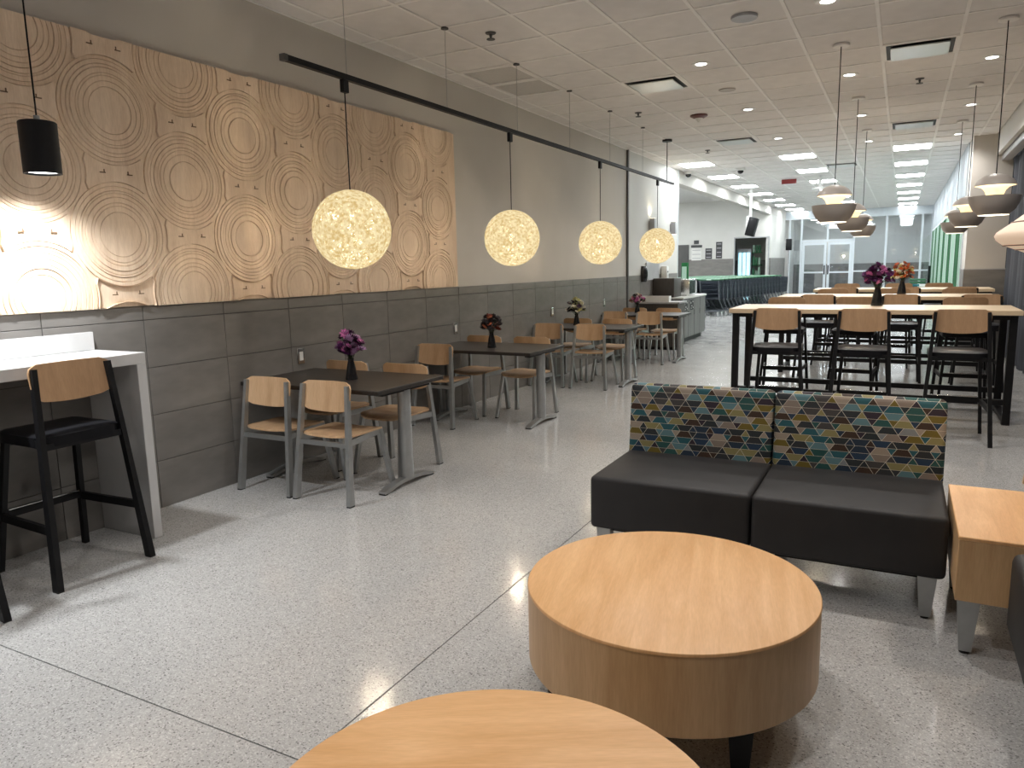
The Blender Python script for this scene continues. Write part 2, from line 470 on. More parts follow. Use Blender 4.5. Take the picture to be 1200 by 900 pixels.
wb = struct(build(MB().b2((-4.35, YB-.2, 0), (1.9, YB, CZ+.1)), 'wall_behind', 'paint', smooth=0))
# storefront on the right beyond the column
sf = struct(build(MB().b2((.90, 14.76, 0), (1.0, 31.0, CZ+.1)), 'window_1', 'blinds', smooth=0))
yy = 14.78; k = 0
bands = []
while yy < 30.9:
    w_ = .52 if k == 0 else 1.38
    bands.append((yy, min(yy+w_, 30.98), 'greenpale' if k % 2 == 0 else 'greendark')); yy += w_; k += 1
for y0, y1, mt in bands:
    build(MB().b2((.855, y0+.03, .05), (.899, y1-.03, 2.42)), 'green_panel', mt, sf, smooth=0)
    build(MB().b2((.853, y0-.03, 0), (.90, y0+.03, CZ)), 'mullion', 'alu', sf, smooth=0)
    build(MB().b2((.855, y0+.03, 2.47), (.899, y1-.03, CZ)), 'upper_panel', 'blinds', sf, smooth=0)
    build(MB().b2((.853, y0+.03, 2.42), (.899, y1-.03, 2.47)), 'transom_bar', 'alu', sf, smooth=0)
cu = thing('curtain', 'navy grey pleated curtain hanging along the window side beside the column', 'curtain', (1.44, 0, 0))
def drape(y0, y1):
    mb = MB(); n = int((y1-y0)/.05)
    pts = []
    for k in range(n+1):
        y = y0+(y1-y0)*k/n
        pts.append((.035*math.sin(y*2*math.pi/.42)+.012*math.sin(y*9.1), y))
    A = [mb.bm.verts.new((x, y, .015)) for x, y in pts]; B = [mb.bm.verts.new((x*.8, y, 2.98)) for x, y in pts]
    A2 = [mb.bm.verts.new((x+.012, y, .015)) for x, y in pts]; B2 = [mb.bm.verts.new((x*.8+.012, y, 2.98)) for x, y in pts]
    for k in range(n):
        mb.bm.faces.new((A[k], A[k+1], B[k+1], B[k])); mb.bm.faces.new((A2[k], B2[k], B2[k+1], A2[k+1]))
        mb.bm.faces.new((A[k], A2[k], A2[k+1], A[k+1])); mb.bm.faces.new((B[k], B[k+1], B2[k+1], B2[k]))
    mb.bm.faces.new((A[0], B[0], B2[0], A2[0])); mb.bm.faces.new((A[-1], A2[-1], B2[-1], B[-1]))
    return mb
for a in (0.0, 2.33, 4.66, 6.99, 9.32, 11.65):
    build(drape(a, a+2.31), 'curtain_length', 'curtain', cu, smooth=60)

# ---- alcove beyond the left wall
AY = 27.4
sof = struct(build(MB().b2((WX-.22, 15.28, 3.10), (WX, 31.0, CZ+.1)), 'trim_4', 'paint', smooth=0))
ca = struct(build(MB().b2((-9.6, 15.2, 3.66), (WX-.2, AY+.2, 3.75)), 'ceiling', 'ctile', smooth=0))
DX0, DX1, DZ = -5.35, -4.22, 2.32      # doorway in the alcove wall
wa = MB()
wa.b2((-9.6, AY, 0), (DX0, AY+.15, 3.7)); wa.b2((DX0, AY, DZ), (DX1, AY+.15, 3.7)); wa.b2((DX1, AY, 0), (WX, AY+.15, 3.7))
wa = struct(build(wa, 'wall_alcove', 'paint_light', smooth=0))
build(MB().b2((-9.6, AY-.015, 0), (DX0-.05, AY, 1.61)), 'wainscot', 'tile', wa, smooth=0)
build(MB().b2((DX1+.03, AY-.015, 0), (WX, AY, 1.61)), 'wainscot', 'tile', wa, smooth=0)
d2 = struct(build(MB().b2((DX0-.04, AY-.03, 0), (DX0, AY+.16, DZ+.04)).b2((DX1, AY-.03, 0), (DX1+.04, AY+.16, DZ+.04)).b2((DX0, AY-.03, DZ), (DX1, AY+.16, DZ+.04)), 'door_1', 'plastic_g', smooth=0))
rm = struct(build(MB().b2((-6.2, 29.2, 0), (WX-.15, 29.3, 3.2)), 'wall_store_room', 'paint', smooth=0))
build(MB().b2((-6.2, 29.185, 0), (WX-.15, 29.2, 1.55)), 'wainscot', 'tile', rm, smooth=0)
wal = struct(build(MB().b2((-9.7, 15.2, 0), (-9.5, 29.3, 3.75)), 'wall_alcove_left', 'paint_light', smooth=0))
ws = struct(build(MB().b2((WX-.15, AY, 0), (WX, 31.0, 3.2)), 'wall_side', 'paint_light', smooth=0))
build(MB().b2((WX, AY, 0), (WX+.015, 31, 1.61)), 'wainscot', 'tile', ws, smooth=0)
wn = struct(build(MB().b2((-9.6, 15.1, 0), (WX-.2, 15.28, 3.75)), 'wall_alcove_near', 'paint_light', smooth=0))

# ---- entrance: glazed screen with double door, vestibule behind
EY = 31.0
hd = struct(build(MB().b2((WX-.1, EY-.05, 3.06), (1.0, EY+.2, CZ+.1)), 'trim_5', 'alu', smooth=0))
MULL = [-3.99, -3.55, -1.70, -.615, .54, .86]
w2 = struct(build(MB().b2((WX, EY+.02, 0), (.9, EY+.1, .12)), 'window_2', 'alu', smooth=0))
for x in MULL:
    build(MB().b2((x-.035, EY, .12), (x+.035, EY+.12, 3.06)), 'mullion', 'alu', w2, smooth=0)
build(MB().b2((-3.55, EY, 2.18), (-1.70, EY+.12, 2.27)), 'door_head', 'alu', w2, smooth=0)
build(MB().b2((-2.65, EY, 2.27), (-2.58, EY+.12, 3.06)), 'mullion', 'alu', w2, smooth=0)
build(MB().b2((-1.70, EY+.01, 1.03), (.86, EY+.11, 1.085)), 'mid_rail', 'alu', w2, smooth=0)
for a, b in zip(MULL, MULL[1:]):
    if a < -3.5 and b > -2: build(MB().b2((a+.04, EY+.05, 2.28), (b-.04, EY+.062, 3.05)), 'pane', 'glass', w2, smooth=0)
    else: build(MB().b2((a+.04, EY+.05, .13), (b-.04, EY+.062, 3.05)), 'pane', 'glass', w2, smooth=0)
dd = struct(put('door_2', None))
for a, b in ((-3.51, -2.635), (-2.595, -1.74)):
    lf = MB().b2((a, EY+.02, .02), (a+.09, EY+.08, 2.17)).b2((b-.09, EY+.02, .02), (b, EY+.08, 2.17))
    lf.b2((a+.09, EY+.02, 2.07), (b-.09, EY+.08, 2.17)).b2((a+.09, EY+.02, .02), (b-.09, EY+.08, .24)).b2((a+.09, EY+.02, 1.0), (b-.09, EY+.08, 1.06))
    lf = build(lf, 'door_leaf', 'alu', dd, smooth=0)
    build(MB().b2((a+.09, EY+.04, .24), (b-.09, EY+.052, 2.07)), 'pane', 'glass', lf, smooth=0)
    build(MB().b2((b-.07 if a < -3 else a+.02, EY-.04, .95), (b-.03 if a < -3 else a+.06, EY-.01, 1.3)), 'door_handle', 'black', lf)
wf = struct(build(MB().b2((WX-.3, 34.6, 0), (1.2, 34.8, 3.3)), 'wall_far', 'paint_light', smooth=0))
build(MB().b2((WX-.3, 34.585, 0), (1.2, 34.6, 1.33)), 'wainscot', 'tile', wf, smooth=0)
struct(build(MB().b2((WX-.4, 31.2, 0), (WX-.1, 34.6, 3.3)), 'wall_vestibule_left', 'paint_light', smooth=0))
struct(build(MB().b2((.95, 31.2, 0), (1.2, 34.6, 3.3)), 'wall_vestibule_right', 'paint_light', smooth=0))
struct(build(MB().b2((WX-.4, 31.2, 3.2), (1.2, 34.7, 3.3)), 'ceiling', 'ctile', smooth=0))

# ================================================================== CARVED WOOD WALL
cw = thing('carved_wood_panel', 'carved birch plywood relief of interlocking rings mounted above the grey tiles', 'wall art', (WX, 0, 0))
PY0, PY1, PZ0, PZ1 = .93, 6.65, 1.292, 2.832
build(MB().b2((0, PY0, PZ0+.004), (.022, PY1-.004, PZ1-.004)), 'backing_board', 'birch', cw, smooth=0)
def clip(bm):
    for co_, no in (((0, 0, PZ0), (0, 0, -1)), ((0, 0, PZ1), (0, 0, 1)), ((0, PY0, 0), (0, -1, 0)), ((0, PY1, 0), (0, 1, 0))):
        g = bm.verts[:]+bm.edges[:]+bm.faces[:]
        r_ = bmesh.ops.bisect_plane(bm, geom=g, dist=1e-5, plane_co=co_, plane_no=no, clear_outer=True)
        ed = [e for e in r_['geom_cut'] if isinstance(e, bmesh.types.BMEdge)]
        if ed:
            try: bmesh.ops.contextual_create(bm, geom=ed)
            except Exception: pass
cols = [(2.385+.49*k, k) for k in range(-3, 9)]
rnd = random.Random(11)
for yc, k in cols:
    zs = (1.37, 2.07, 2.77) if k % 2 == 0 else (1.02, 1.72, 2.42, 3.12)
    for zc in zs:
        if zc+.3 < PZ0+.03 or zc-.3 > PZ1-.03: continue
        rads = [.30, .280, .258, .236, .212, .186, .160, .125]
        style = rnd.random()
        d = .030+rnd.uniform(0, .004); prof = [(.0005+rads[0], .018)]
        prof.append((rads[0], d))
        for q, r_ in enumerate(rads[1:]):
            rr = r_+rnd.uniform(-.006, .006)
            step = rnd.choice((-.005, -.004, .004, -.004)) if style < .65 else rnd.choice((.0045, .004, -.004))
            d2_ = max(.029, min(.046, d+step))
            prof.append((rr+.003, d)); prof.append((rr+.0005, min(d, d2_)-.005)); prof.append((rr-.0005, min(d, d2_)-.005)); prof.append((rr-.003, d2_)); d = d2_
        prof.append((.0, d))
        mb = MB(); mb.lathe([(r_, h) for r_, h in prof], 72)
        bmesh.ops.rotate(mb.bm, verts=mb.bm.verts, cent=(0, 0, 0), matrix=Matrix.Rotation(R(90), 3, 'Y'))
        bmesh.ops.translate(mb.bm, verts=mb.bm.verts, vec=(0, yc, zc))
        clip(mb.bm)
        if len(mb.bm.faces) < 4: mb.bm.free(); continue
        cd = build(mb, 'carved_disc', 'birch', cw, smooth=25)
    # raised concave inlays between discs of the same column
    for za, zb in zip(zs, zs[1:]):
        zm = (za+zb)/2
        if zm < PZ0 or zm > PZ1: continue
        rr, hz, hy = .305, (zb-za)/2, .49
        n = 10; ye = .176
        top = [(-ye+2*ye*q/n) for q in range(n+1)]
        poly = [(y, hz-math.sqrt(rr*rr-y*y)) for y in top]
        ztop = poly[-1][1]
        right = [(hy-math.sqrt(rr*rr-z*z)-.006, z) for z in [ztop-2*ztop*q/6 for q in range(1, 6)]]
        poly += right+[(y, -z) for y, z in poly[::-1]]+[(-y, z) for y, z in right[::-1]]
        mb = MB().prism([(yc+a, zm+b) for a, b in poly], 0, .02, .038+rnd.uniform(-.003, .004))
        clip(mb.bm)
        il = build(mb, 'carved_inlay', 'birch', cw, smooth=0)
        for sgn in (-1, 1):
            if PZ0 < zm < PZ1-.05 and PY0+.2 < yc+sgn*.09 < PY1-.02:
                t = MB(); x0 = .0455
                y0 = yc+sgn*.085
                t.box((x0-.003, y0, zm), (.002, .036, .006)); t.box((x0-.003, y0-sgn*.010, zm+.010), (.002, .006, .018))
                build(t, 'routed_mark', 'knot', il, smooth=0)

# ================================================================== CEILING THINGS
def at_cell(p):
    c = cell(*p); a, b = cell_lo(c); return a+G/2, b+G/2
e = thing('fluorescent_ceiling_light', '', 'ceiling light')
build(MB().b2((-.293, -.293, -.002), (.293, .293, .03)), 'panel_frame', 'cgrid', e, smooth=0)
build(MB().b2((-.275, -.275, -.008), (.275, .275, -.0021)), 'diffuser', 'panel_e', e, smooth=0)
P = Placer(e)
for q in PANELS:
    x, y = at_cell(q)
    P('square white fluorescent ceiling panel glowing in the ' + {-4: 'row along the alcove soffit', -2: 'middle row of three toward the entrance', 0: 'row nearest the green striped glazing'}[round(q[0])], (x, y, CZ), 0, 'fluorescent panels in three rows toward the entrance')
for x, y in [(a, b) for a in (-5.4, -7.2, -8.8) for b in (17.6, 20.0, 22.6, 25.2)]:  # more panels than the visible few, added to brighten the alcove
    P('square fluorescent panel lit in the raised alcove ceiling behind the soffit', (x, y, 3.66), 0, 'fluorescent panels in the alcove ceiling')
for x in (-2.6, -.6):  # vestibule panels added to brighten the wall behind the glass
    P('square fluorescent panel added to light the vestibule behind the glass screen', (x, 32.9, 3.2), 0, 'added fluorescent panels in the vestibule')
vl = ['satin square air diffuser near the globe light track', 'satin square air diffuser between the rows of bowl pendants, sofa end', 'satin square air diffuser by the maroon ceiling beacon, farther along', 'satin square air diffuser between the rows of bowl pendants, entrance end', 'satin square air diffuser among the fluorescent panels']
e = thing('air_diffuser', '', 'vent')
build(MB().b2((-.30, -.30, 0), (.30, .30, .05)), 'dark_throat', 'black', e, smooth=0)
fr = MB()
for s in (-1, 1):
    fr.b2((s*.27, -.30, -.006), (s*.30, .30, .012)); fr.b2((-.27, s*.27, -.006), (.27, s*.30, .012))
build(fr, 'vent_frame', 'cgrid', e, smooth=0)
build(MB().box((0, 0, -.02), (.47, .45, .012), .004, 1), 'face_plate', 'mirrorplate', e)
P = Placer(e)
for q, l in zip(VENTS, vl):
    x, y = at_cell(q); P(l, (x, y, CZ), 0, 'square air diffusers in the ceiling')
for q, l in zip(RETURNS, ('perforated return air panel above the wall end of the light track, bar counter half', 'perforated return air panel above the light track, entrance half')):
    x, y = at_cell(q)
    e = thing('return_air_panel', l, 'vent', (x, y, CZ), 0, 'pair of return air panels')
    fr = MB()
    for s in (-1, 1):
        fr.b2((s*.265, -.295, -.006), (s*.295, .295, .012)); fr.b2((-.265, s*.265, -.006), (.265, s*.295, .012))
    build(fr, 'vent_frame', 'cgrid', e, smooth=0)
    build(MB().b2((-.265, -.265, .004), (.265, .265, .012)), 'perforated_plate', 'retplate', e, smooth=0)
# downlights
DOWN = [(-1.81, y) for y in (.1, 2.53, 4.98, 7.42, 9.86, 12.38)]+[(-.595, y) for y in (1.27, 3.72, 6.19, 8.67, 11.11, 13.56)]+[(.64, y) for y in (3.72, 6.2, 8.69, 11.15, 13.62)]  # nearest entries of each row are unseen, added to carry the room's lighting
e = thing('downlight', '', 'ceiling light')
build(MB().lathe([(.052, 0), (.085, -.002), (.088, .004), (.052, .012)], 28, close=True), 'trim_ring', 'plastic_w', e)
build(MB().lathe([(.0, .001), (.056, .001)], 28), 'lens', 'down_e', e)
P = Placer(e)
for q in DOWN:
    o = P('round recessed downlight with a white ring, ' + {-2: 'row nearest the globe light track', -1: 'row by the dining-side bowl pendants', 1: 'row by the curtain-side bowl pendants'}[round(q[0])], (q[0], q[1], CZ-.004), 0, 'recessed downlights over the seating')
    s = lamp('downlight_beam', 'SPOT', (q[0], q[1], CZ-.02), DOWN_W, DOWN_C, spot_size=R(150), spot_blend=.9, shadow_soft_size=.06)
def small(name, label, cat, mb, mat, loc, group=None):
    return tag(build(mb, name, mat, None, loc), label, cat, group)
def disc(r, h): return MB().lathe([(0, 0), (r*.96, 0), (r, h*.4), (r, h), (0, h)], 24)
small('ceiling_speaker', 'grey round ceiling speaker beside the downlights over the seating', 'speaker', disc(.10, .02), 'plastic_g', (-1.19, 6.216, CZ-.02))
small('ceiling_speaker', 'flat taupe round ceiling cover between two downlights above the dining side', 'cover', disc(.09, .01), 'taupe', (-1.815, 8.636, CZ-.01))
e = thing('ceiling_beacon', 'maroon round alarm beacon with a white cone under the ceiling', 'alarm', (-2.426, 9.88, CZ-.06))
build(MB().lathe([(0, .02), (.06, .02), (.11, .045), (.11, .06), (0, .06)], 24), 'beacon_base', 'maroon', e)
build(MB().lathe([(0, -.03), (.015, -.025), (.05, .02), (0, .021)], 20), 'beacon_cone', 'plastic_w', e)
e = thing('sprinkler_head', '', 'sprinkler')
build(MB().lathe([(0, .03), (.045, .03), (.04, .022), (.012, .02), (.012, .0), (0, 0)], 16), 'escutcheon', 'doordark', e)
build(MB().lathe([(0, -.022), (.035, -.022), (.033, -.016), (.008, -.014), (.008, .0), (0, 0)], 16), 'deflector', 'doordark', e)
P = Placer(e)
for l, q in (('dark sprinkler head in the ceiling near the light track, bar counter end', (-3.055, 5.544)), ('dark sprinkler head in the ceiling near the track, above the pale-flower table', (-3.037, 9.283)), ('sprinkler head between the rows of bowl pendants', (.048, 9.26)), ('sprinkler head in the ceiling before the cabinet and microwave', (-3.02, 12.94))):
    P(l, (q[0], q[1], CZ-.03), 0, 'sprinkler heads')
e = thing('dome_camera', '', 'camera')
build(MB().lathe([(0, .07), (.09, .07), (.09, .03), (.07, .02), (0, .02)], 20), 'camera_base', 'plastic_w', e)
build(MB().lathe([(0, -.045), (.03, -.038), (.055, -.015), (.062, .02), (0, .02)], 20), 'camera_dome', 'blackgloss', e)
P = Placer(e)
P('black dome security camera on the ceiling among the fluorescent panels', (-3.01, 15.76, CZ-.07))
P('black dome security camera at the end of the left wall by the soffit', (-4.05, 15.7, CZ-.07))
e = thing('exit_sign', 'small dark red exit sign hung under the ceiling', 'sign', (-2.42, 18.39, CZ-.02))
build(MB().b2((-.16, -.02, -.10), (.16, .02, .0)), 'sign_box', 'exit_e', e, smooth=0)
build(MB().b2((-.01, -.01, 0), (.01, .01, .02)), 'sign_stem', 'plastic_w', e, smooth=0)
e = thing('ceiling_antenna', 'white antenna post hanging from the ceiling between two fluorescent panels', 'antenna', (-1.75, 18.3, CZ))
build(MB().tube([(0, 0, 0), (0, 0, -.24)], .035, 12), 'antenna_post', 'plastic_w', e)
build(MB().lathe([(0, -.30), (.16, -.29), (.17, -.26), (.05, -.24), (0, -.24)], 20), 'antenna_plate', 'plastic_w', e)
e = thing('hanging_speaker', 'black loudspeaker tilted on a white pole from the ceiling before the alcove', 'speaker', (-3.60, 20.35, CZ))
build(MB().tube([(0, 0, 0), (0, 0, -.70)], .035, 12), 'speaker_pole', 'plastic_w', e)
build(MB().box((.05, -.05, -.97), (.22, .28, .48), .02, 2, Matrix.Rotation(R(14), 4, 'Y')), 'speaker_body', 'black', e)
build(MB().b2((-.10, -.03, -1.02), (-.03, .03, -.68)), 'speaker_bracket', 'plastic_w', e)
e = thing('post_speaker', 'small black box on a slim post beside the entrance screen', 'speaker', (-3.86, 29.9, 0))
build(MB().tube([(0, 0, 0), (0, 0, 2.05)], .025, 8), 'post', 'plastic_g', e)
build(MB().box((0, 0, 2.10), (.20, .20, .42), .02), 'box', 'black', e)

# ---- globe pendants on the black track
TX, TZ = -3.30, 2.726
e = thing('light_track', 'long black lighting track hung on thin wires beside the left wall', 'light track', (TX, 0, CZ))
build(MB().b2((-.018, 3.453, TZ-CZ-.012), (.018, 11.87, TZ-CZ+.022)), 'track_rail', 'black', e, smooth=0)
build(MB().b2((-.02, 3.44, TZ-CZ-.014), (.02, 3.47, TZ-CZ+.024)), 'end_cap', 'doordark', e, smooth=0)
for y in (4.02, 5.24, 6.47, 7.72, 8.98, 10.29):
    w_ = build(MB().tube([(0, y, 0), (0, y, TZ-CZ+.022)], .0022, 6), 'hanger_wire', 'silver', e)
    build(MB().lathe([(0, -.012), (.03, -.012), (.03, 0), (0, 0)], 12, (0, y, 0)), 'wire_anchor', 'doordark', w_)
st = build(MB().tube([(0, 11.5, 0), (0, 11.5, TZ-CZ+.022)], .007, 8), 'feed_stem', 'black', e)
build(MB().lathe([(0, -.03), (.075, -.03), (.075, 0), (0, 0)], 20, (0, 11.5, 0)), 'feed_canopy', 'black', st)
def globe_mesh():
    mb = MB(); rg = random.Random(3); RR = .258
    for k in range(260):
        ax = Vector((rg.gauss(0, 1), rg.gauss(0, 1), rg.gauss(0, 1))).normalized()
        a = ax.orthogonal().normalized(); b = ax.cross(a)
        off = rg.uniform(-.5, .5); cr = math.sqrt(1-off*off); R2 = RR+rg.uniform(-.004, .002)
        n = 40
        mb.tube([(ax*off+(a*math.cos(2*math.pi*q/n)+b*math.sin(2*math.pi*q/n))*cr)*R2 for q in range(n)], .0037, 3, True)
    return mb
e = thing('globe_pendant', '', 'pendant lamp')
build(MB().b2((-.016, -.028, .88), (.016, .028, .9615), .003, 1), 'track_adapter', 'black', e)
build(MB().tube([(0, 0, .25), (0, 0, .90)], .004, 8), 'cord', 'black', e)
gm = build(globe_mesh(), 'woven_globe', 'strand', e, smooth=60)
bl = build(MB().lathe([(0, -.055), (.028, -.04), (.035, -.015), (.025, .02), (.014, .045), (0, .045)], 16), 'bulb', 'bulb_e', e)
build(MB().tube([(0, 0, .045), (0, 0, .25)], .012, 10), 'lamp_holder', 'plastic_w', e)
P = Placer(e)
for l, y in (('woven cord globe pendant glowing above the purple-flower dark table by the carved panel', 3.99), ('woven cord globe pendant glowing above the red-flower dark table', 6.31), ('woven cord globe pendant glowing above the pale-flower dark table', 8.64), ('woven cord globe pendant glowing above the pink-flower dark table near the sconces', 11.02)):
    P(l, (TX, y, 1.752), 0, 'woven globe pendants on the track')
    lamp('globe_light', 'POINT', (TX, y, 1.745), GLOBE_W, (1, .84, .62), shadow_soft_size=.055)
# ---- black cylinder spot over the bar counter; unseen ones beside it added for light
for (cx, cy, cz), l in (((-3.83, 2.285, 1.99), 'black metal cylinder spot pendant hanging over the end of the white counter'), ((-3.83, 1.20, 1.99), 'unseen black cylinder spot pendant added over the middle of the white counter'), ((-3.83, .12, 1.99), 'unseen black cylinder spot pendant added over the far half of the white counter')):
    e = thing('cylinder_pendant', l, 'pendant lamp', (cx, cy, cz), 0, 'cylinder pendants over the counter')
    build(MB().lathe([(.074, .012), (.080, 0), (.085, 0), (.085, .245), (.08, .25), (0, .252)], 40), 'cylinder_body', 'black', e)
    build(MB().lathe([(0, .010), (.076, .010)], 32), 'spot_lens', 'cyl_e', e)
    build(MB().tube([(0, 0, .25), (0, 0, .28)], .014, 10), 'cord_grip', 'plastic_g', e)
    build(MB().tube([(0, 0, .27), (0, 0, CZ-cz-.02)], .004, 8), 'cord', 'black', e)
    build(MB().lathe([(0, 0), (.06, 0), (.06, .02), (0, .02)], 20, (0, 0, CZ-cz-.022)), 'canopy', 'black', e)
    lamp('cylinder_beam', 'SPOT', (cx, cy, cz-.005), CYL_W, (.95, .98, 1), spot_size=R(150), spot_blend=.9, shadow_soft_size=.035)
# ---- bowl pendants over the high tables
e = thing('bowl_pendant', '', 'pendant lamp')
build(MB().tube([(0, 0, .33), (0, 0, CZ-1.82-.02)], .004, 8), 'cord', 'black', e)
build(MB().lathe([(0, 0), (.07, 0), (.07, .018), (0, .02)], 24, (0, 0, CZ-1.82-.022)), 'canopy', 'cgrid', e)
build(MB().lathe([(0, .335), (.03, .333), (.08, .318), (.125, .285), (.150, .245), (.152, .238), (.146, .238), (.12, .275), (.08, .305), (0, .32)], 40), 'upper_cap', 'taupe', e)
build(MB().lathe([(.143, .239), (.10, .228), (.075, .200), (.062, .165), (.058, .12), (.052, .12), (.056, .165), (.07, .205), (.10, .236), (.14, .245)], 40, close=True), 'reflector', 'pend_e', e)
build(MB().lathe([(.110, .004), (.150, .045), (.178, .10), (.189, .155), (.185, .155), (.173, .102), (.146, .05), (.108, .012)], 44, close=True), 'bowl', 'taupe', e)
build(MB().lathe([(.092, .006), (.109, .000), (.112, .006), (.108, .012)], 40, close=True), 'lit_rim', 'pendrim_e', e)
build(MB().lathe([(0, .05), (.03, .06), (.035, .09), (.02, .13), (0, .135)], 16), 'bulb', 'bulb_e', e)
P = Placer(e)
for l, q in (('taupe bowl pendant over the purple-flower high table, dining side', (-.587, 7.44)), ('taupe bowl pendant over the orange-flower high table, dining side', (-.57, 9.9)), ('taupe bowl pendant over the bare high table, dining side', (-.575, 12.36)), ('taupe bowl pendant over the purple-flower high table, curtain side', (.635, 7.37)), ('taupe bowl pendant over the orange-flower high table, curtain side', (.60, 9.86)), ('taupe bowl pendant over the bare high table, curtain side', (.62, 12.34))):
    P(l, (q[0], q[1], 1.82), 0, 'taupe bowl pendants in two rows')
    lamp('bowl_light', 'POINT', (q[0], q[1], 1.845), PEND_W, (1, .84, .6), shadow_soft_size=.03)
# ---- wide ivory shade at the right edge
e = thing('shell_pendant', 'wide ivory ribbed shell pendant glowing low over the square maple table', 'pendant lamp', (.655, 3.41, 1.564))
prof = [(.0, .20), (.06, .195), (.15, .158), (.25, .085), (.31, .036), (.345, .010), (.352, -.004), (.345, -.020), (.32, -.040), (.25, -.068), (.17, -.080), (.165, -.074), (.25, -.060), (.33, -.02), (.30, .035), (.24, .083), (.15, .150), (0, .19)]
build(MB().lathe(prof, 64), 'shade', 'shade_e', e, smooth=60)
build(MB().lathe([(0, -.02), (.03, 0), (.035, .03), (.02, .08), (0, .08)], 16), 'bulb', 'bulb_e', e)
lamp('shell_light', 'POINT', (.655, 3.41, 1.52), 10, (1, .86, .66), shadow_soft_size=.03)
def rib(r, z):
    return MB().tube([(r*math.cos(2*math.pi*k/64), r*math.sin(2*math.pi*k/64), z) for k in range(64)], .0028, 5, True)
for r_, z in ((.10, .180), (.15, .159), (.20, .123), (.25, .086), (.30, .045), (.32, -.041), (.28, -.057), (.23, -.071), (.17, -.082)):
    build(rib(r_, z), 'rib_line', 'shade_line', e)
build(MB().tube([(0, 0, .17), (0, 0, CZ-1.564-.02)], .004, 8), 'cord', 'black', e)
build(MB().lathe([(0, 0), (.06, 0), (.06, .018), (0, .02)], 20, (0, 0, CZ-1.564-.022)), 'canopy', 'taupe', e)

# ================================================================== CHAIRS AND STOOLS
def rr_half(a, half, rc):
    """half width at offset a for rounded corners"""
    d = abs(a)-(half-rc)
    return 0 if d <= 0 else rc*(1-math.sqrt(max(0, 1-(d/rc)**2)))
def make_chair(kind):
    stool = kind == 'stool'
    e = thing('bar_stool' if stool else 'dining_chair', '', 'stool' if stool else 'chair')
    fm = 'black' if stool else 'silver'
    sz = .745 if stool else .445
    bz0, bz1 = (.895, 1.075) if stool else (.595, .782)
    fx, ty = (.245, -.165) if stool else (.228, -.165)
    fy = -.265 if stool else -.245
    tx = .183
    top = bz1-.02
    def rear(s, z): t = z/top; return (s*(fx+(tx-fx)*t), fy+(ty-fy)*t, z)
    def front(s, z): t = z/sz; return (s*((fx-.02)+(.17-(fx-.02))*t), (.262 if stool else .235)+((.15)-(.262 if stool else .235))*t, z)
    for s in (-1, 1):
        lg = build(MB().bar(rear(s, .006), rear(s, top), .030, .046, (1, 0, 0), .024, .030), 'leg', fm, e, smooth=0)
        build(MB().box(rear(s, .004), (.03, .044, .008)), 'foot_pad', 'rubber', lg, smooth=0)
        lg = build(MB().bar(front(s, .006), front(s, sz-.012), .026, .034, (1, 0, 0), .026, .034), 'leg', fm, e, smooth=0)
        build(MB().box(front(s, .004), (.026, .034, .008)), 'foot_pad', 'rubber', lg, smooth=0)
        a, b = rear(s, sz-.045), front(s, sz-.03)
        build(MB().bar(a, b, .020, .040), 'side_rail', fm, e, smooth=0)
        if stool:
            build(MB().bar(rear(s, .29), front(s, .29), .020, .040), 'stretcher', fm, e, smooth=0)
    build(MB().bar(rear(-1, sz-.06), rear(1, sz-.06), .03, .02, (0, 0, 1)), 'cross_rail', fm, e, smooth=0)
    if stool:
        fr_ = build(MB().bar(front(-1, .30), front(1, .30), .040, .022, (0, 0, 1)), 'foot_rail', fm, e, smooth=0)
        a, b = front(-1, .323), front(1, .323)
        build(MB().bar((a[0]+.02, a[1]-.004, a[2]), (b[0]-.02, b[1]-.004, b[2]), .004, .028, (0, 0, 1)), 'foot_plate', 'chrome', fr_, smooth=0)
    # seat
    w, d, rc, th = (.212, .205, .07, .048) if stool else (.205, .205, .08, .013)
    def seat(u, v, sd):
        y = d*v; hw = w-rr_half(y, d, rc); x = hw*u
        z = sz-.010*(1-u*u)*(1-.5*v*v)-(.02*max(0, v-.6)**2/.16)
        if stool: z = sz+.004*(1-u*u)*(1-v*v)-.012*(max(abs(u), abs(v))**8)
        return (x, y-.01, z-(th if sd else 0))
    build(MB().sheet(14, 14, seat), 'seat', 'vinyl' if stool else 'ply', e, smooth=60)
    # backrest
    hb = (bz1-bz0)/2; zc = (bz0+bz1)/2; rcb = .05; wb_ = .208
    def back(u, v, sd):
        z = hb*v; hw = wb_-rr_half(z, hb, rcb)-(.012*(1-v)/2); x = hw*u
        t = (zc+z)/top; yb = fy+(ty-fy)*t
        y = yb+.022-.030*(x/.2)**2+.012+(0 if sd else .012)
        return (x, y, zc+z-.012*(1-u*u)*(v < 0)*(-v))
    build(MB().sheet(16, 10, back), 'backrest', 'ply_stool' if stool else 'ply', e, smooth=60)
    return e
PC = Placer(make_chair('chair')); PS = Placer(make_chair('stool'))

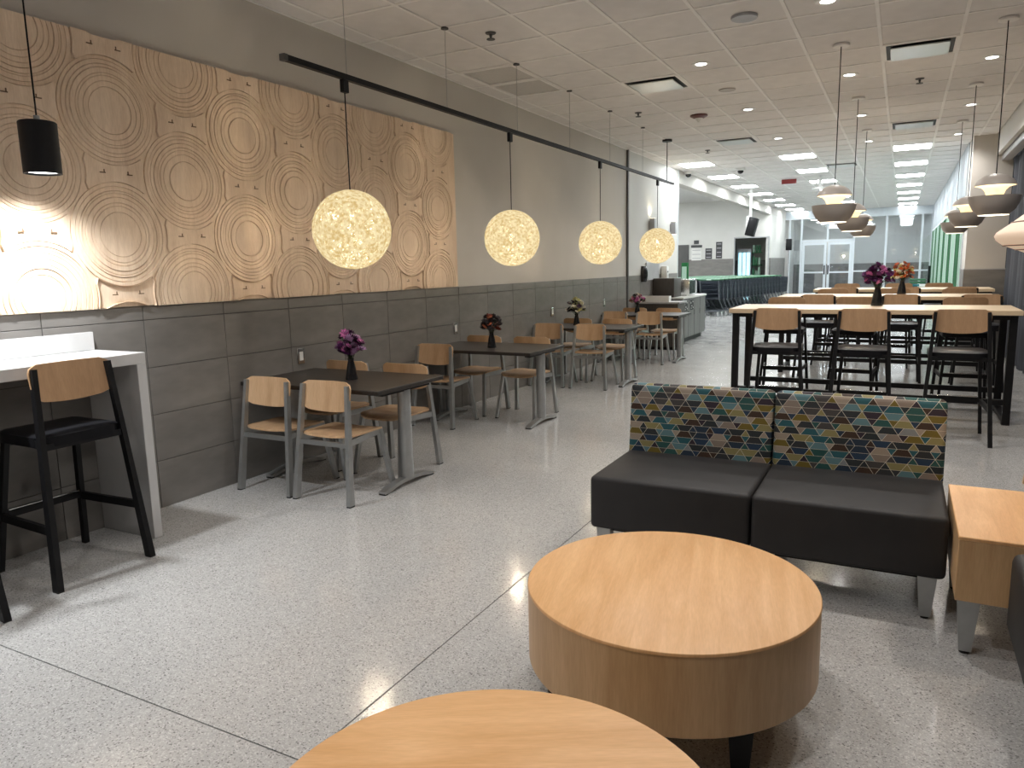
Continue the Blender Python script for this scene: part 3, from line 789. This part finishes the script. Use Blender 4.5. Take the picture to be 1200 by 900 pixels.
# ---- dark dining tables
def make_dtable():
    e = thing('dining_table', '', 'table')
    build(MB().b2((-.61, -.381, .69), (.61, .381, .72), .004, 1), 'tabletop', 'darktop', e)
    for x in (-.495, .53):
        c = MB(); n = 20
        c.prism([(x+.036*math.copysign(abs(math.cos(2*math.pi*k/n))**.7, math.cos(2*math.pi*k/n)), .05*math.copysign(abs(math.sin(2*math.pi*k/n))**.7, math.sin(2*math.pi*k/n))) for k in range(n)], 2, .05, .67)
        build(c, 'column', 'silver', e)
        build(MB().b2((x-.03, -.27, .665), (x+.03, .27, .69)), 'top_bracket', 'black', e, smooth=0)
        ft = MB(); npt = 14
        up = [(-.29+.58*k/npt, .022+.040*(1-((-.29+.58*k/npt)/.29)**2)) for k in range(npt+1)]
        lo = [(y, max(.008, z-.026)) for y, z in up[::-1]]
        ft.prism(up+lo, 0, x-.028, x+.028)
        f = build(ft, 'foot', 'silver', e)
        for q in (-1, 1): build(MB().b2((x-.026, q*.29-.03 if q > 0 else q*.29, 0), (x+.026, q*.29 if q > 0 else q*.29+.03, .012)), 'foot_pad', 'rubber', f, smooth=0)
    return e
PT = Placer(make_dtable())
TC = -3.515
DT = [('purple', 4.06), ('red', 6.24), ('pale', 8.78), ('pink', 11.20)]
for fl_, y in DT:
    PT('dark rectangular dining table holding the vase of %s flowers, against the tiled wall' % fl_, (TC, y, 0), 0, 'dark dining tables along the wall')
SEATS = {'purple': [('n', -3.755, 3.735, 0), ('n', -3.245, 3.735, 0), ('f', -3.865, 4.36, 0), ('f', -3.30, 4.36, 0)],
         'red': [('n', -3.865, 5.93, 0), ('f', -3.865, 6.55, 0), ('f', -3.30, 6.54, 0)],
         'pale': [('n', -3.865, 8.47, 0), ('n', -3.31, 8.47, 0), ('f', -3.865, 9.10, 0), ('f', -3.30, 9.10, 0)],
         'pink': [('n', -3.865, 10.88, 0), ('n', -3.32, 10.88, 0), ('f', -3.865, 11.53, 0), ('f', -3.30, 11.53, 0)]}
for fl_, L in SEATS.items():
    for side, x, y, a in L:
        PC('plywood and silver chair at the %s-flower table, %s side, %s seat' % (fl_, 'bar-counter' if side == 'n' else 'entrance', 'wall' if x < -3.5 else 'aisle'), (x, y, 0), R(a)+(0 if side == 'n' else math.pi), 'plywood dining chairs')

# ---- high tables
def make_htable(L, D, HZ=1.02):
    e = thing('high_table', '', 'table')
    build(MB().b2((-L/2, -D/2, HZ-.045), (L/2, D/2, HZ), .004, 1), 'tabletop', 'htop', e)
    ap = MB().b2((-L/2+.05, -D/2+.05, HZ-.085), (L/2-.05, -D/2+.09, HZ-.046)).b2((-L/2+.05, D/2-.09, HZ-.085), (L/2-.05, D/2-.05, HZ-.046))
    build(ap, 'apron', 'black', e, smooth=0)
    for sx in (-1, 1):
        for sy in (-1, 1):
            x, y = sx*(L/2-.06), sy*(D/2-.07)
            build(MB().b2((x-.03, y-.03, 0), (x+.03, y+.03, HZ-.046)), 'leg', 'black', e, smooth=0)
        build(MB().b2((sx*(L/2-.06)-.03, -D/2+.101, .02), (sx*(L/2-.06)+.03, D/2-.101, .06)), 'side_bar', 'black', e, smooth=0)
    for sy in (-1, 1):
        y = sy*(D/2-.07)
        build(MB().b2((-L/2+.091, y-.022, .175), (L/2-.091, y+.022, .225)), 'foot_bar', 'black', e, smooth=0)
    return e
PH = Placer(make_htable(2.48, .86))
HT = [('purple-flower', -.30, 8.09), ('orange-flower', -.22, 10.82), ('bare', -.03, 13.34)]
PH('long pale-topped high table with black legs holding the vase of purple flowers', (HT[0][1], HT[0][2], 0), 0, 'high tables')
PH('long pale-topped high table with black legs holding the vase of orange and white flowers', (HT[1][1], HT[1][2], 0), 0, 'high tables')
PH('long pale-topped high table with black legs and no vase, nearest the column', (HT[2][1], HT[2][2], 0), 0, 'high tables')
HS = {'purple-flower': ([-.967, -.265, .432], 7.0, [-1.16, -.44, .60], 8.86), 'orange-flower': ([-.90, 0, .79], 9.86, [-.88, -.1, .70], 11.58), 'bare': ([-.78, 0.05, .75], 12.40, [-.85, -.05, .55], 14.10)}
for nm, (xa, ya, xb, yb) in HS.items():
    for q, (wh, x) in enumerate(zip(('dining end', 'middle', 'curtain end'), xa)):
        PS('black high stool with plywood back at the %s high table, sofa side, %s' % (nm, wh), (x, ya, 0), R((2, -1, 1)[q]), 'high stools at the high tables')
    for q, (wh, x) in enumerate(zip(('dining end', 'middle', 'curtain end'), xb)):
        PS('black high stool with plywood back at the %s high table, entrance side, %s' % (nm, wh), (x, yb, 0), math.pi+R((1, -2, 2)[q]), 'high stools at the high tables')
PS('black high stool with plywood back drawn up to the white counter under the cylinder lamp', (-3.738, 2.16, 0), R(90), 'high stools at the white counter')
PS('second black high stool along the white counter, beside the one under the lamp', (-3.68, 1.42, 0), R(84), 'high stools at the white counter')

# ---- white counter
e = thing('bar_counter', 'white quartz waterfall counter with an upstand against the tiled wall', 'counter', (0, 0, 0))
build(MB().b2((-4.134, -1.2, 1.0), (-3.68, 2.64, 1.061), .003, 1), 'countertop', 'quartz', e)
build(MB().b2((-4.134, 2.585, 0), (-3.68, 2.64, 1.0), .003, 1), 'end_leg', 'quartz', e)
build(MB().b2((-4.134, -1.2, 0), (-3.68, -1.145, 1.0), .003, 1), 'end_leg', 'quartz', e)
build(MB().b2((-4.134, -1.2, 1.061), (-4.105, 2.63, 1.165), .003, 1), 'upstand', 'quartz', e)

# ================================================================== FLOWERS
def bloom_mesh(mat, n=8):
    mb = MB()
    for layer, (ln, lift, ww) in enumerate(((.036, .25, .015), (.026, .7, .012))):
        for k in range(n):
            a = 2*math.pi*(k+layer*.5)/n
            d = Vector((math.cos(a), math.sin(a), 0)); s = Vector((-math.sin(a), math.cos(a), 0))
            p = [Vector((0, 0, 0)), d*ln*.55+s*ww*.6+Vector((0, 0, ln*lift*.4)), d*ln+Vector((0, 0, ln*lift)), d*ln*.55-s*ww*.6+Vector((0, 0, ln*lift*.4))]
            vs = [mb.bm.verts.new(q) for q in p]
            mb.bm.faces.new(vs)
            mb.bm.faces.new([mb.bm.verts.new(q+Vector((0, 0, -.0015))) for q in p][::-1])
    mb.lathe([(0, -.006), (.007, 0), (.006, .008), (0, .010)], 8)
    return mb.mesh('bloom', mat, 0)
def fmat(n, c): M[n] = pmat(n, c, .2, 40, .6)
for n, c in (('petal_purple', (.10, .012, .11)), ('petal_plum', (.035, .006, .035)), ('petal_pink', (.50, .14, .36)), ('petal_lilac', (.42, .25, .44)), ('petal_white', (.72, .66, .52)), ('petal_red', (.22, .03, .012)), ('petal_coral', (.60, .20, .10)), ('petal_cream', (.65, .62, .28)), ('petal_dark', (.018, .012, .016)), ('petal_blush', (.62, .30, .26)), ('petal_orange', (.55, .11, .015))): fmat(n, c)
BM = {}
def bouquet(label, loc, pal, hv=.15, rv=.042, spread=.10, seed=1, nb=26, ht=.15):
    rg = random.Random(seed)
    e = thing('flower_vase', label, 'vase of flowers', loc)
    build(MB().lathe([(0, 0), (rv, 0), (rv*1.02, .006), (rv*.75, hv*.55), (rv*.48, hv*.88), (rv*.55, hv), (rv*.40, hv-.004), (rv*.3, hv*.6), (0, hv*.5)], 28), 'vase', 'blackgloss', e)
    st = MB()
    for k in range(nb):
        a = rg.uniform(0, 2*math.pi); rad = spread*math.sqrt(rg.random()); z = hv+.015+ht*(1-(rad/spread)**2*.5)*rg.uniform(.15, 1)
        p = (rad*math.cos(a), rad*math.sin(a), z)
        if k % 2 == 0: st.tube([(0, 0, hv*.7), (p[0]*.4, p[1]*.4, hv+(z-hv)*.5), p], .0022, 5)
        mt = rg.choice(pal)
        if mt not in BM: BM[mt] = bloom_mesh(mt)
        b = put('bloom', BM[mt], e, p)
        b.rotation_euler = (rg.uniform(-.9, .9), rg.uniform(-.9, .9), rg.uniform(0, 6.28)); s = rg.uniform(.75, 1.15); b.scale = (s, s, s)
    for k in range(10):
        a = rg.uniform(0, 6.28); d = Vector((math.cos(a), math.sin(a), 0)); t = Vector((-math.sin(a), math.cos(a), 0)); z = hv+.01+rg.random()*.05
        p0 = d*.008+Vector((0, 0, z)); p1 = d*(.07)+Vector((0, 0, z+.02))
        vs = [st.bm.verts.new(q) for q in (p0, (p0+p1)/2+t*.013, p1, (p0+p1)/2-t*.013)]; st.bm.faces.new(vs)
    build(st, 'stems_and_leaves', 'stem', e)
    return e
bouquet('black tapered vase of purple and lilac flowers on a dark dining table', (-3.42, 4.045, .72), ['petal_purple', 'petal_plum', 'petal_pink', 'petal_lilac', 'petal_lilac', 'petal_plum'], seed=1, nb=60, spread=.088, ht=.19)
bouquet('black tapered vase of red and dark flowers on a dark dining table', (-3.47, 6.17, .72), ['petal_red', 'petal_dark', 'petal_dark', 'petal_coral', 'petal_dark'], seed=2, nb=54, spread=.09, ht=.17)
bouquet('black tapered vase of pale yellow and white flowers on a dark dining table', (-3.70, 8.83, .72), ['petal_cream', 'petal_white', 'petal_dark', 'petal_cream', 'petal_plum'], seed=3, nb=56, spread=.115, ht=.18)
bouquet('black tapered vase of pink and blush flowers on the dark dining table near the cabinet', (-3.72, 11.38, .72), ['petal_blush', 'petal_white', 'petal_pink', 'petal_dark'], seed=4, nb=50, spread=.11, ht=.14)
bouquet('black tapered vase of purple and magenta flowers on the high table beside the sofa', (-.215, 8.33, 1.02), ['petal_purple', 'petal_plum', 'petal_purple', 'petal_plum', 'petal_pink'], hv=.19, rv=.055, seed=5, nb=95, spread=.135, ht=.22)
bouquet('black vase of orange, red and white flowers on the middle high table', (0.0, 11.1, 1.02), ['petal_orange', 'petal_red', 'petal_white', 'petal_cream', 'petal_dark', 'petal_orange'], hv=.18, rv=.055, seed=6, nb=90, spread=.12, ht=.24)

# ================================================================== LOUNGE
def make_lounge():
    e = thing('armless_sofa', '', 'sofa')
    W = .768
    build(MB().box((0, .315, .32), (W, .63, .265), .022, 3), 'seat_cushion', 'vinyl_seat', e, smooth=50)
    mb = MB(); H = .45
    mb.box((0, 0, H/2), (W, .115, H), .03, 4)
    b = build(mb, 'backrest', 'print', e, (0, .628, .375), 50); b.rotation_euler = (R(-7), 0, 0)
    for sx in (-1, 1):
        for y in (.05, .60):
            lg = MB(); x = sx*(W/2-.065)
            lg.bar((x, y, .012), (x, y, .186), .042, .042, (1, 0, 0), .072, .06)
            l_ = build(lg, 'leg', 'silver', e, smooth=0)
            build(MB().lathe([(0, 0), (.016, 0), (.016, .012), (0, .012)], 12, (x, y, 0)), 'foot_pad', 'rubber', l_)
    build(MB().b2((-W/2+.04, .06, .165), (W/2-.04, .60, .19)), 'base_frame', 'black', e, smooth=0)
    return e
PL = Placer(make_lounge())
PL('armless black seat with geometric print back, the one away from the square maple table', (-.936, 3.30, 0), 0, 'paired armless lounge seats')
PL('armless black seat with geometric print back, touching the square maple table', (-.162, 3.30, 0), 0, 'paired armless lounge seats')
# the dark seat end at the right edge
e = thing('upholstered_bench', 'dark upholstered seat with black front standing before the square maple table', 'sofa', (.78, 2.66, 0))
build(MB().box((0, 0, .325), (.78, .62, .29), .03, 3), 'seat_cushion', 'vinyl_seat', e, smooth=50)
for sx in (-1, 1):
    for sy in (-1, 1):
        l_ = build(MB().bar((sx*.31, sy*.25, .012), (sx*.31, sy*.25, .18), .042, .042, (1, 0, 0), .07, .06), 'leg', 'silver', e, smooth=0)
        build(MB().lathe([(0, 0), (.016, 0), (.016, .012), (0, .012)], 12, (sx*.31, sy*.25, 0)), 'foot_pad', 'rubber', l_)
# square maple side table
e = thing('side_table', 'square maple block side table on tapered silver legs at the end of the seats', 'table', (.57, 3.41, 0))
build(MB().b2((-.335, -.36, .455), (.335, .36, .47), .003, 1), 'tabletop', 'maple', e)
build(MB().b2((-.333, -.358, .22), (.333, .358, .455), .002, 1), 'block_body', 'maple_side', e)
for sx in (-1, 1):
    for sy in (-1, 1):
        l_ = build(MB().bar((sx*.285, sy*.31, .012), (sx*.285, sy*.31, .22), .042, .042, (1, 0, 0), .075, .06), 'leg', 'silver', e, smooth=0)
        build(MB().lathe([(0, 0), (.018, 0), (.018, .012), (0, .012)], 12, (sx*.285, sy*.31, 0)), 'foot_pad', 'rubber', l_)
# round drum tables
def make_drum():
    e = thing('drum_table', '', 'table')
    rr = .477
    build(MB().lathe([(0, .428), (rr-.006, .428), (rr-.002, .4265), (rr, .423), (rr, .418), (0, .418)], 96), 'tabletop', 'maple', e, smooth=30)
    build(MB().lathe([(0, .17), (rr-.006, .17), (rr-.0015, .175), (rr-.0015, .418), (0, .418)], 96), 'drum_side', 'maple_side', e, smooth=30)
    for a in (35, 125, 215, 305):
        x, y = .40*math.cos(R(a)), .40*math.sin(R(a))
        l_ = build(MB().bar((x, y, .01), (x, y, .17), .05, .05, (1, 0, 0), .075, .075), 'leg', 'black', e, smooth=0)
        build(MB().lathe([(0, 0), (.02, 0), (.02, .01), (0, .01)], 12, (x, y, 0)), 'foot_pad', 'rubber', l_)
    return e
PD = Placer(make_drum())
PD('round maple drum table in front of the geometric print seats', (-.64, 2.315, 0), R(12), 'round maple drum tables')
PD('round maple drum table farther from the geometric print seats, beside the other drum', (-.64, 1.075, 0), R(-62), 'round maple drum tables')
# wooden chair whose leg peeks in at the right edge
e = thing('wooden_lounge_chair', 'wooden lounge chair standing by the curtain behind the maple side table', 'chair', (1.062, 5.48, 0))
for sx in (-1, 1):
    for sy in (-1, 1):
        build(MB().bar((sx*.27, sy*.25, 0), (sx*.22, sy*.20, .38), .035, .035, (1, 0, 0), .05, .05), 'leg', 'ply', e, smooth=0)
build(MB().box((0, 0, .41), (.52, .52, .07), .02), 'seat', 'vinyl', e)
build(MB().box((.24, 0, .64), (.05, .50, .40), .02), 'backrest', 'ply', e)

# ================================================================== SERVICE CORNER
e = thing('service_cabinet', 'grey wood service cabinet with pale stone top and waste openings past the tables', 'cabinet', (-4.115, 13.5, 0))
build(MB().b2((0, .02, .09), (.54, 1.80, .83)), 'cabinet_body', 'cabdark', e, smooth=0)
build(MB().b2((.0, .04, 0), (.49, 1.78, .09)), 'toe_kick', 'black', e, smooth=0)
build(MB().b2((0, 0, .83), (.58, 1.82, .865), .004, 1), 'countertop', 'stone', e)
for k in range(4):
    y0 = .03+k*.443; y1 = y0+.433
    d_ = build(MB().b2((.541, y0, .10), (.56, y1, .825)), 'door', 'cabinet', e, smooth=0)
    if k in (0, 1):
        build(MB().b2((.5605, y0+.09, .60), (.563, y1-.09, .79)), 'waste_opening', 'black', d_, smooth=0)
        ic = MB()
        for (a, b, s_) in ((.12, .72, .035), (.2, .66, .03), (.27, .74, .03), (.16, .62, .022), (.29, .63, .025)):
            ic.b2((.5635, y0+a, b), (.565, y0+a+s_, b+s_))
        build(ic, 'pictogram', 'plastic_w', d_, smooth=0)
    build(MB().b2((.56, y1-.05, .5), (.575, y1-.035, .6)), 'handle', 'chrome', d_, smooth=0)
tag(build(MB().box((0, 0, .175), (.40, .50, .35), .004), 'counter_hutch', 'cabdark', None, (-3.92, 13.77, .866)), 'dark brown hutch box on the service cabinet before the microwave', 'hutch')
e = thing('microwave', 'steel microwave with dark door on the service cabinet beside the hutch', 'microwave', (-3.83, 14.50, .866))
build(MB().box((0, 0, .16), (.44, .56, .30), .008), 'case', 'chrome', e)
build(MB().b2((.221, -.25, .04), (.228, .12, .28)), 'door', 'blackgloss', e, smooth=0)
build(MB().b2((.221, .14, .04), (.227, .26, .28)), 'control_panel', 'plastic_g', e, smooth=0)
for s in (-1, 1): build(MB().b2((-.15, s*.22-.02, 0), (.15, s*.22+.02, .012)), 'foot', 'rubber', e, smooth=0)
e = thing('console', 'low dark console with a grey top before the service cabinet', 'console', (-3.72, 12.78, 0))
build(MB().b2((-.40, -.24, .05), (.34, .24, .80)), 'console_body', 'cabdark', e, smooth=0)
build(MB().b2((-.38, -.20, 0), (.30, .20, .05)), 'plinth', 'black', e, smooth=0)
build(MB().b2((-.41, -.26, .80), (.37, .26, .83), .003, 1), 'console_top', 'plastic_g', e)
e = thing('napkin_tray', 'long white tray box on the grey-topped console', 'box', (-3.83, 12.62, .831))
build(MB().b2((-.29, -.07, 0), (.29, .07, .012)), 'tray_base', 'plastic_w', e, smooth=0)
build(MB().b2((-.29, -.07, .012), (.29, -.06, .10)).b2((-.29, .06, .012), (.29, .07, .10)).b2((-.29, -.06, .012), (-.28, .06, .10)).b2((.28, -.06, .012), (.29, .06, .10)), 'tray_walls', 'plastic_w', e, smooth=0)
# wall fittings above
def sconce(l, y):
    e = thing('wall_sconce', l, 'wall lamp', (WX+.006, y, 2.06), 0, 'pair of wall sconces')
    build(MB().b2((0, -.05, .04), (.02, .05, .20)), 'back_plate', 'plastic_g', e, smooth=0)
    build(MB().b2((.02, -.06, .0), (.11, .06, .24), .004, 1), 'sconce_body', 'plastic_g', e)
    build(MB().b2((.03, -.05, .2401), (.10, .05, .244)).b2((.03, -.05, -.004), (.10, .05, -.0001)), 'glow_slot', 'sconce_e', e, smooth=0)
    for z, rot in ((2.33, math.pi), (2.03, 0)):
        s = lamp('sconce_beam', 'SPOT', (WX+.07, y, z), 7, (1, .86, .6), spot_size=R(120), spot_blend=.6, shadow_soft_size=.03); s.rotation_euler = (rot, 0, 0)
sconce('grey up-and-down wall sconce beside the dark vertical wall trim', 13.35)
sconce('grey up-and-down wall sconce at the end corner of the left wall', 14.75)
e = thing('dispenser', 'black oval dispenser fixed to the wall above the service corner', 'dispenser', (WX+.012, 12.92, 1.17))
build(MB().sheet(8, 10, lambda u, v, sd: (0 if sd else .10*(1-.5*u*u)*(1-.3*v*v), .085*u*(1-.15*v*v), .14+.14*v)), 'dispenser_body', 'blackgloss', e, smooth=60)
tag(build(MB().b2((0, -.40, 0), (.02, .40, .32), .004, 1), 'notice_board', 'plastic_g', None, (WX+.012, 13.50, 1.19)), 'grey notice board on the wall above the hutch', 'board')
e = thing('sanitizer_dispenser', 'white hand sanitizer dispenser on the wall beside the grey notice board', 'dispenser', (WX+.014, 14.13, 1.13))
build(MB().box((.06, 0, .18), (.12, .14, .26), .02), 'dispenser_case', 'plastic_w', e)
build(MB().box((.06, 0, .02), (.06, .07, .05), .01), 'nozzle', 'plastic_w', e)
build(MB().lathe([(0, 0), (.02, 0), (.02, .004), (0, .004)], 12, (0, 0, 0)), 'badge', 'black', e, (.121, 0, .2)).rotation_euler = (0, R(90), 0)
# outlets in the tiled wall
op = MB().b2((.012, -.037, -.06), (.018, .037, .06), .002, 1)
e = thing('wall_outlet', '', 'outlet')
build(op, 'cover_plate', 'chrome', e)
build(MB().b2((.018, -.018, -.034), (.021, .018, .034)), 'receptacle', 'plastic_w', e, smooth=0)
P = Placer(e)
for l, y, z in (('steel wall outlet above the purple-flower table', 4.30, .83), ('steel wall outlet beyond the purple-flower table', 6.58, .86), ('steel wall outlet beyond the red-flower table', 9.02, .88), ('steel wall outlet beyond the pale-flower table', 10.98, .90)):
    P(l, (WX+.002, y, z), 0, 'steel wall outlets')

# ================================================================== CARTS AND ENTRANCE CLUTTER
def make_cart():
    e = thing('shopping_cart', 'dark wire shopping cart with green handle nested in the rows', 'shopping cart', (0, 0, 0), 0, 'shopping carts nested in rows')
    bk_ = MB()
    # basket: rear (y=0) tall and wide, nose (y=.85) smaller
    def sec(t, z): w = .27-.05*t+(.03*(z-.5)); return w
    def P3(sx, t, z): return (sx*(.25-.05*t+.06*(z-.55)), .05+.82*t, z)
    for z in (.50, .62, .74, .86, .97):
        for sx in (-1, 1):
            bk_.bar(P3(sx, 0, z), P3(sx, 1, z-.06*(1 if z < .6 else 0)+.0), .010, .014)
        bk_.bar(P3(-1, 1, z), P3(1, 1, z), .010, .010, (0, 0, 1)); bk_.bar(P3(-1, 0, z), P3(1, 0, z), .010, .010, (0, 0, 1))
    for t in (0, .12, .25, .37, .5, .62, .75, .87, 1):
        for sx in (-1, 1): bk_.bar(P3(sx, t, .48), P3(sx, t, .97), .008, .010)
        bk_.bar(P3(-1, t, .49), P3(1, t, .49), .008, .008, (0, 0, 1))
    for sx in (-1, 1):
        q = [P3(sx*.985, t, z) for t, z in ((0, .49), (1, .47), (1, .95), (0, .95))]
        bk_.bm.faces.new([bk_.bm.verts.new(p_) for p_ in q])
    build(bk_, 'basket', 'cartwire', e, smooth=0)
    h_ = MB().tube([(-.29, -.03, 1.02), (.29, -.03, 1.02)], .022, 8)
    h_ = build(h_, 'handle', 'greenp', e)
    build(MB().tube([(-.07, -.03, 1.02), (.07, -.03, 1.02)], .026, 8), 'handle_label', 'greenpale', h_)
    build(MB().b2((-.24, .02, .92), (.24, .05, .985)), 'seat_flap', 'cartwire', e, smooth=0)
    fr_ = MB()
    for sx in (-1, 1):
        fr_.bar((sx*.27, -.03, 1.01), (sx*.26, .06, .48), .022, .022); fr_.bar((sx*.26, .06, .48), (sx*.24, .45, .17), .022, .022)
        fr_.bar((sx*.26, .0, .15), (sx*.19, .92, .15), .024, .024)
    fr_.bar((-.26, 0, .15), (.26, 0, .15), .02, .02, (0, 0, 1))
    build(fr_, 'chassis', 'cartframe', e, smooth=0)
    for sx in (-1, 1):
        for y, xx in ((.02, .25), (.88, .19)):
            c = MB().lathe([(0, -.014), (.055, -.014), (.062, -.008), (.062, .008), (.055, .014), (0, .014)], 14)
            bmesh.ops.rotate(c.bm, verts=c.bm.verts, cent=(0, 0, 0), matrix=Matrix.Rotation(R(90), 3, 'Y'))
            bmesh.ops.translate(c.bm, verts=c.bm.verts, vec=(sx*xx, y, .062))
            w_ = build(c, 'wheel', 'plastic_g', e)
            build(MB().b2((sx*xx-.02, y-.02, .07), (sx*xx+.02, y+.02, .15)), 'caster_fork', 'chrome', w_, smooth=0)
    return e
P = Placer(make_cart())
ang = R(-10)
dx, dy = -math.sin(ang), math.cos(ang)
for row in range(4):
    bx, by = -4.72-row*.66, 20.75+row*.1
    for k in range(19):
        P('dark wire shopping cart with green handle nested in ' + ('the row nearest the high tables', 'the second row from the high tables', 'the third row from the high tables', 'the row deepest in the alcove')[row], (bx+dx*.29*k, by+dy*.29*k, 0), ang, 'shopping carts nested in rows')
# alcove wall boards
def board(name, l, x0, x1, z0, z1, mat, lines=0):
    e = thing(name, l, 'sign', (0, AY-.02, 0))
    build(MB().b2((x0, 0, z0), (x1, .015, z1), .002, 1), 'board', mat, e)
    for k in range(lines):
        z = z0+(z1-z0)*(k+.5)/lines
        build(MB().b2((x0+.03, -.003, z-.012), (x1-.03, 0, z+.012)), 'text_line', 'plastic_g', e, smooth=0)
    return e
b_ = board('notice_sign', 'white notice board with a charcoal heading on the alcove wall', -6.90, -6.54, 1.58, 2.02, 'backwhite', 3)
build(MB().b2((-6.92, -.004, 2.04), (-6.52, .012, 2.13)), 'heading_strip', 'sign', b_, smooth=0)
build(MB().b2((-6.82, -.004, 2.17), (-6.64, .012, 2.30)), 'heading_mark', 'sign', b_, smooth=0)
board('notice_sign', 'short charcoal board between the white notice and the tall board', -6.40, -6.16, 1.62, 2.0, 'sign', 3)
board('notice_sign', 'tall charcoal board nearest the doorway on the alcove wall', -6.02, -5.80, 1.63, 2.22, 'sign', 4)
d3 = struct(build(MB().b2((-7.55, AY-.05, 0), (-7.0, AY-.001, 2.15)), 'door_3', 'doordark', smooth=0))
build(MB().b2((-7.08, AY-.09, 1.0), (-7.05, AY-.05, 1.15)), 'door_handle', 'chrome', d3, smooth=0)
e = thing('drinks_cooler', 'tall cooler with blue lit stripes standing in the alcove doorway', 'cooler', (-5.15, 28.3, 0))
build(MB().b2((-.24, -.2, 0), (.24, .3, 1.95)), 'cooler_case', 'plastic_g', e, smooth=0)
for k in range(3): build(MB().b2((-.2+k*.145, -.215, .12), (-.09+k*.145, -.2, 1.82)), 'lit_stripe', 'cooler_e', e, smooth=0)
e = thing('plant_display', 'tall green display rack stacked beside the blue lit cooler', 'display rack', (-4.72, 28.2, 0))
for z in (.0, .45, .9, 1.35, 1.8): build(MB().b2((-.16, -.2, z), (.16, .2, z+.03)), 'shelf', 'greendark', e, smooth=0)
rg = random.Random(5)
for z in (.03, .48, .93, 1.38, 1.83):
    for k in range(3):
        hh = rg.uniform(.22, .38); x = -.1+k*.1
        build(MB().lathe([(0, 0), (.035, 0), (.05, hh*.5), (.04, hh), (0, hh)], 10, (x, -.08, z)), 'stacked_item', rg.choice(('greenp', 'greenpale', 'greenp')), e)
e = thing('wipes_stand', 'slim green wipes stand before the alcove carts', 'stand', (-5.0, 19.2, 0))
build(MB().lathe([(0, 0), (.16, 0), (.16, .02), (.03, .05), (.03, .9), (0, .9)], 20), 'stand_pole', 'greendark', e)
build(MB().box((0, 0, 1.2), (.16, .16, .6), .02), 'wipes_case', 'greendark', e)
build(MB().b2((-.06, -.083, 1.0), (.06, -.08, 1.4)), 'case_label', 'greenpale', e, smooth=0)
# basket stand and scooter by the green panels
e = thing('basket_stack', 'stack of green shopping baskets beside the green striped glazing', 'baskets', (.42, 26.4, 0))
build(MB().b2((-.25, -.2, 0), (.25, .2, .12)), 'stand_base', 'black', e, smooth=0)
for k in range(9):
    z = .12+k*.085
    build(MB().b2((-.22, -.16, z), (.22, .16, z+.06), .01, 1), 'basket', 'greenp' if k % 3 else 'teal', e)
build(MB().tube([(.3, 0, 0), (.3, 0, 1.25)], .035, 10), 'stand_post', 'black', e)
build(MB().b2((.05, -.215, .62), (.25, -.205, .70)), 'basket_label', 'plastic_w', e, smooth=0)
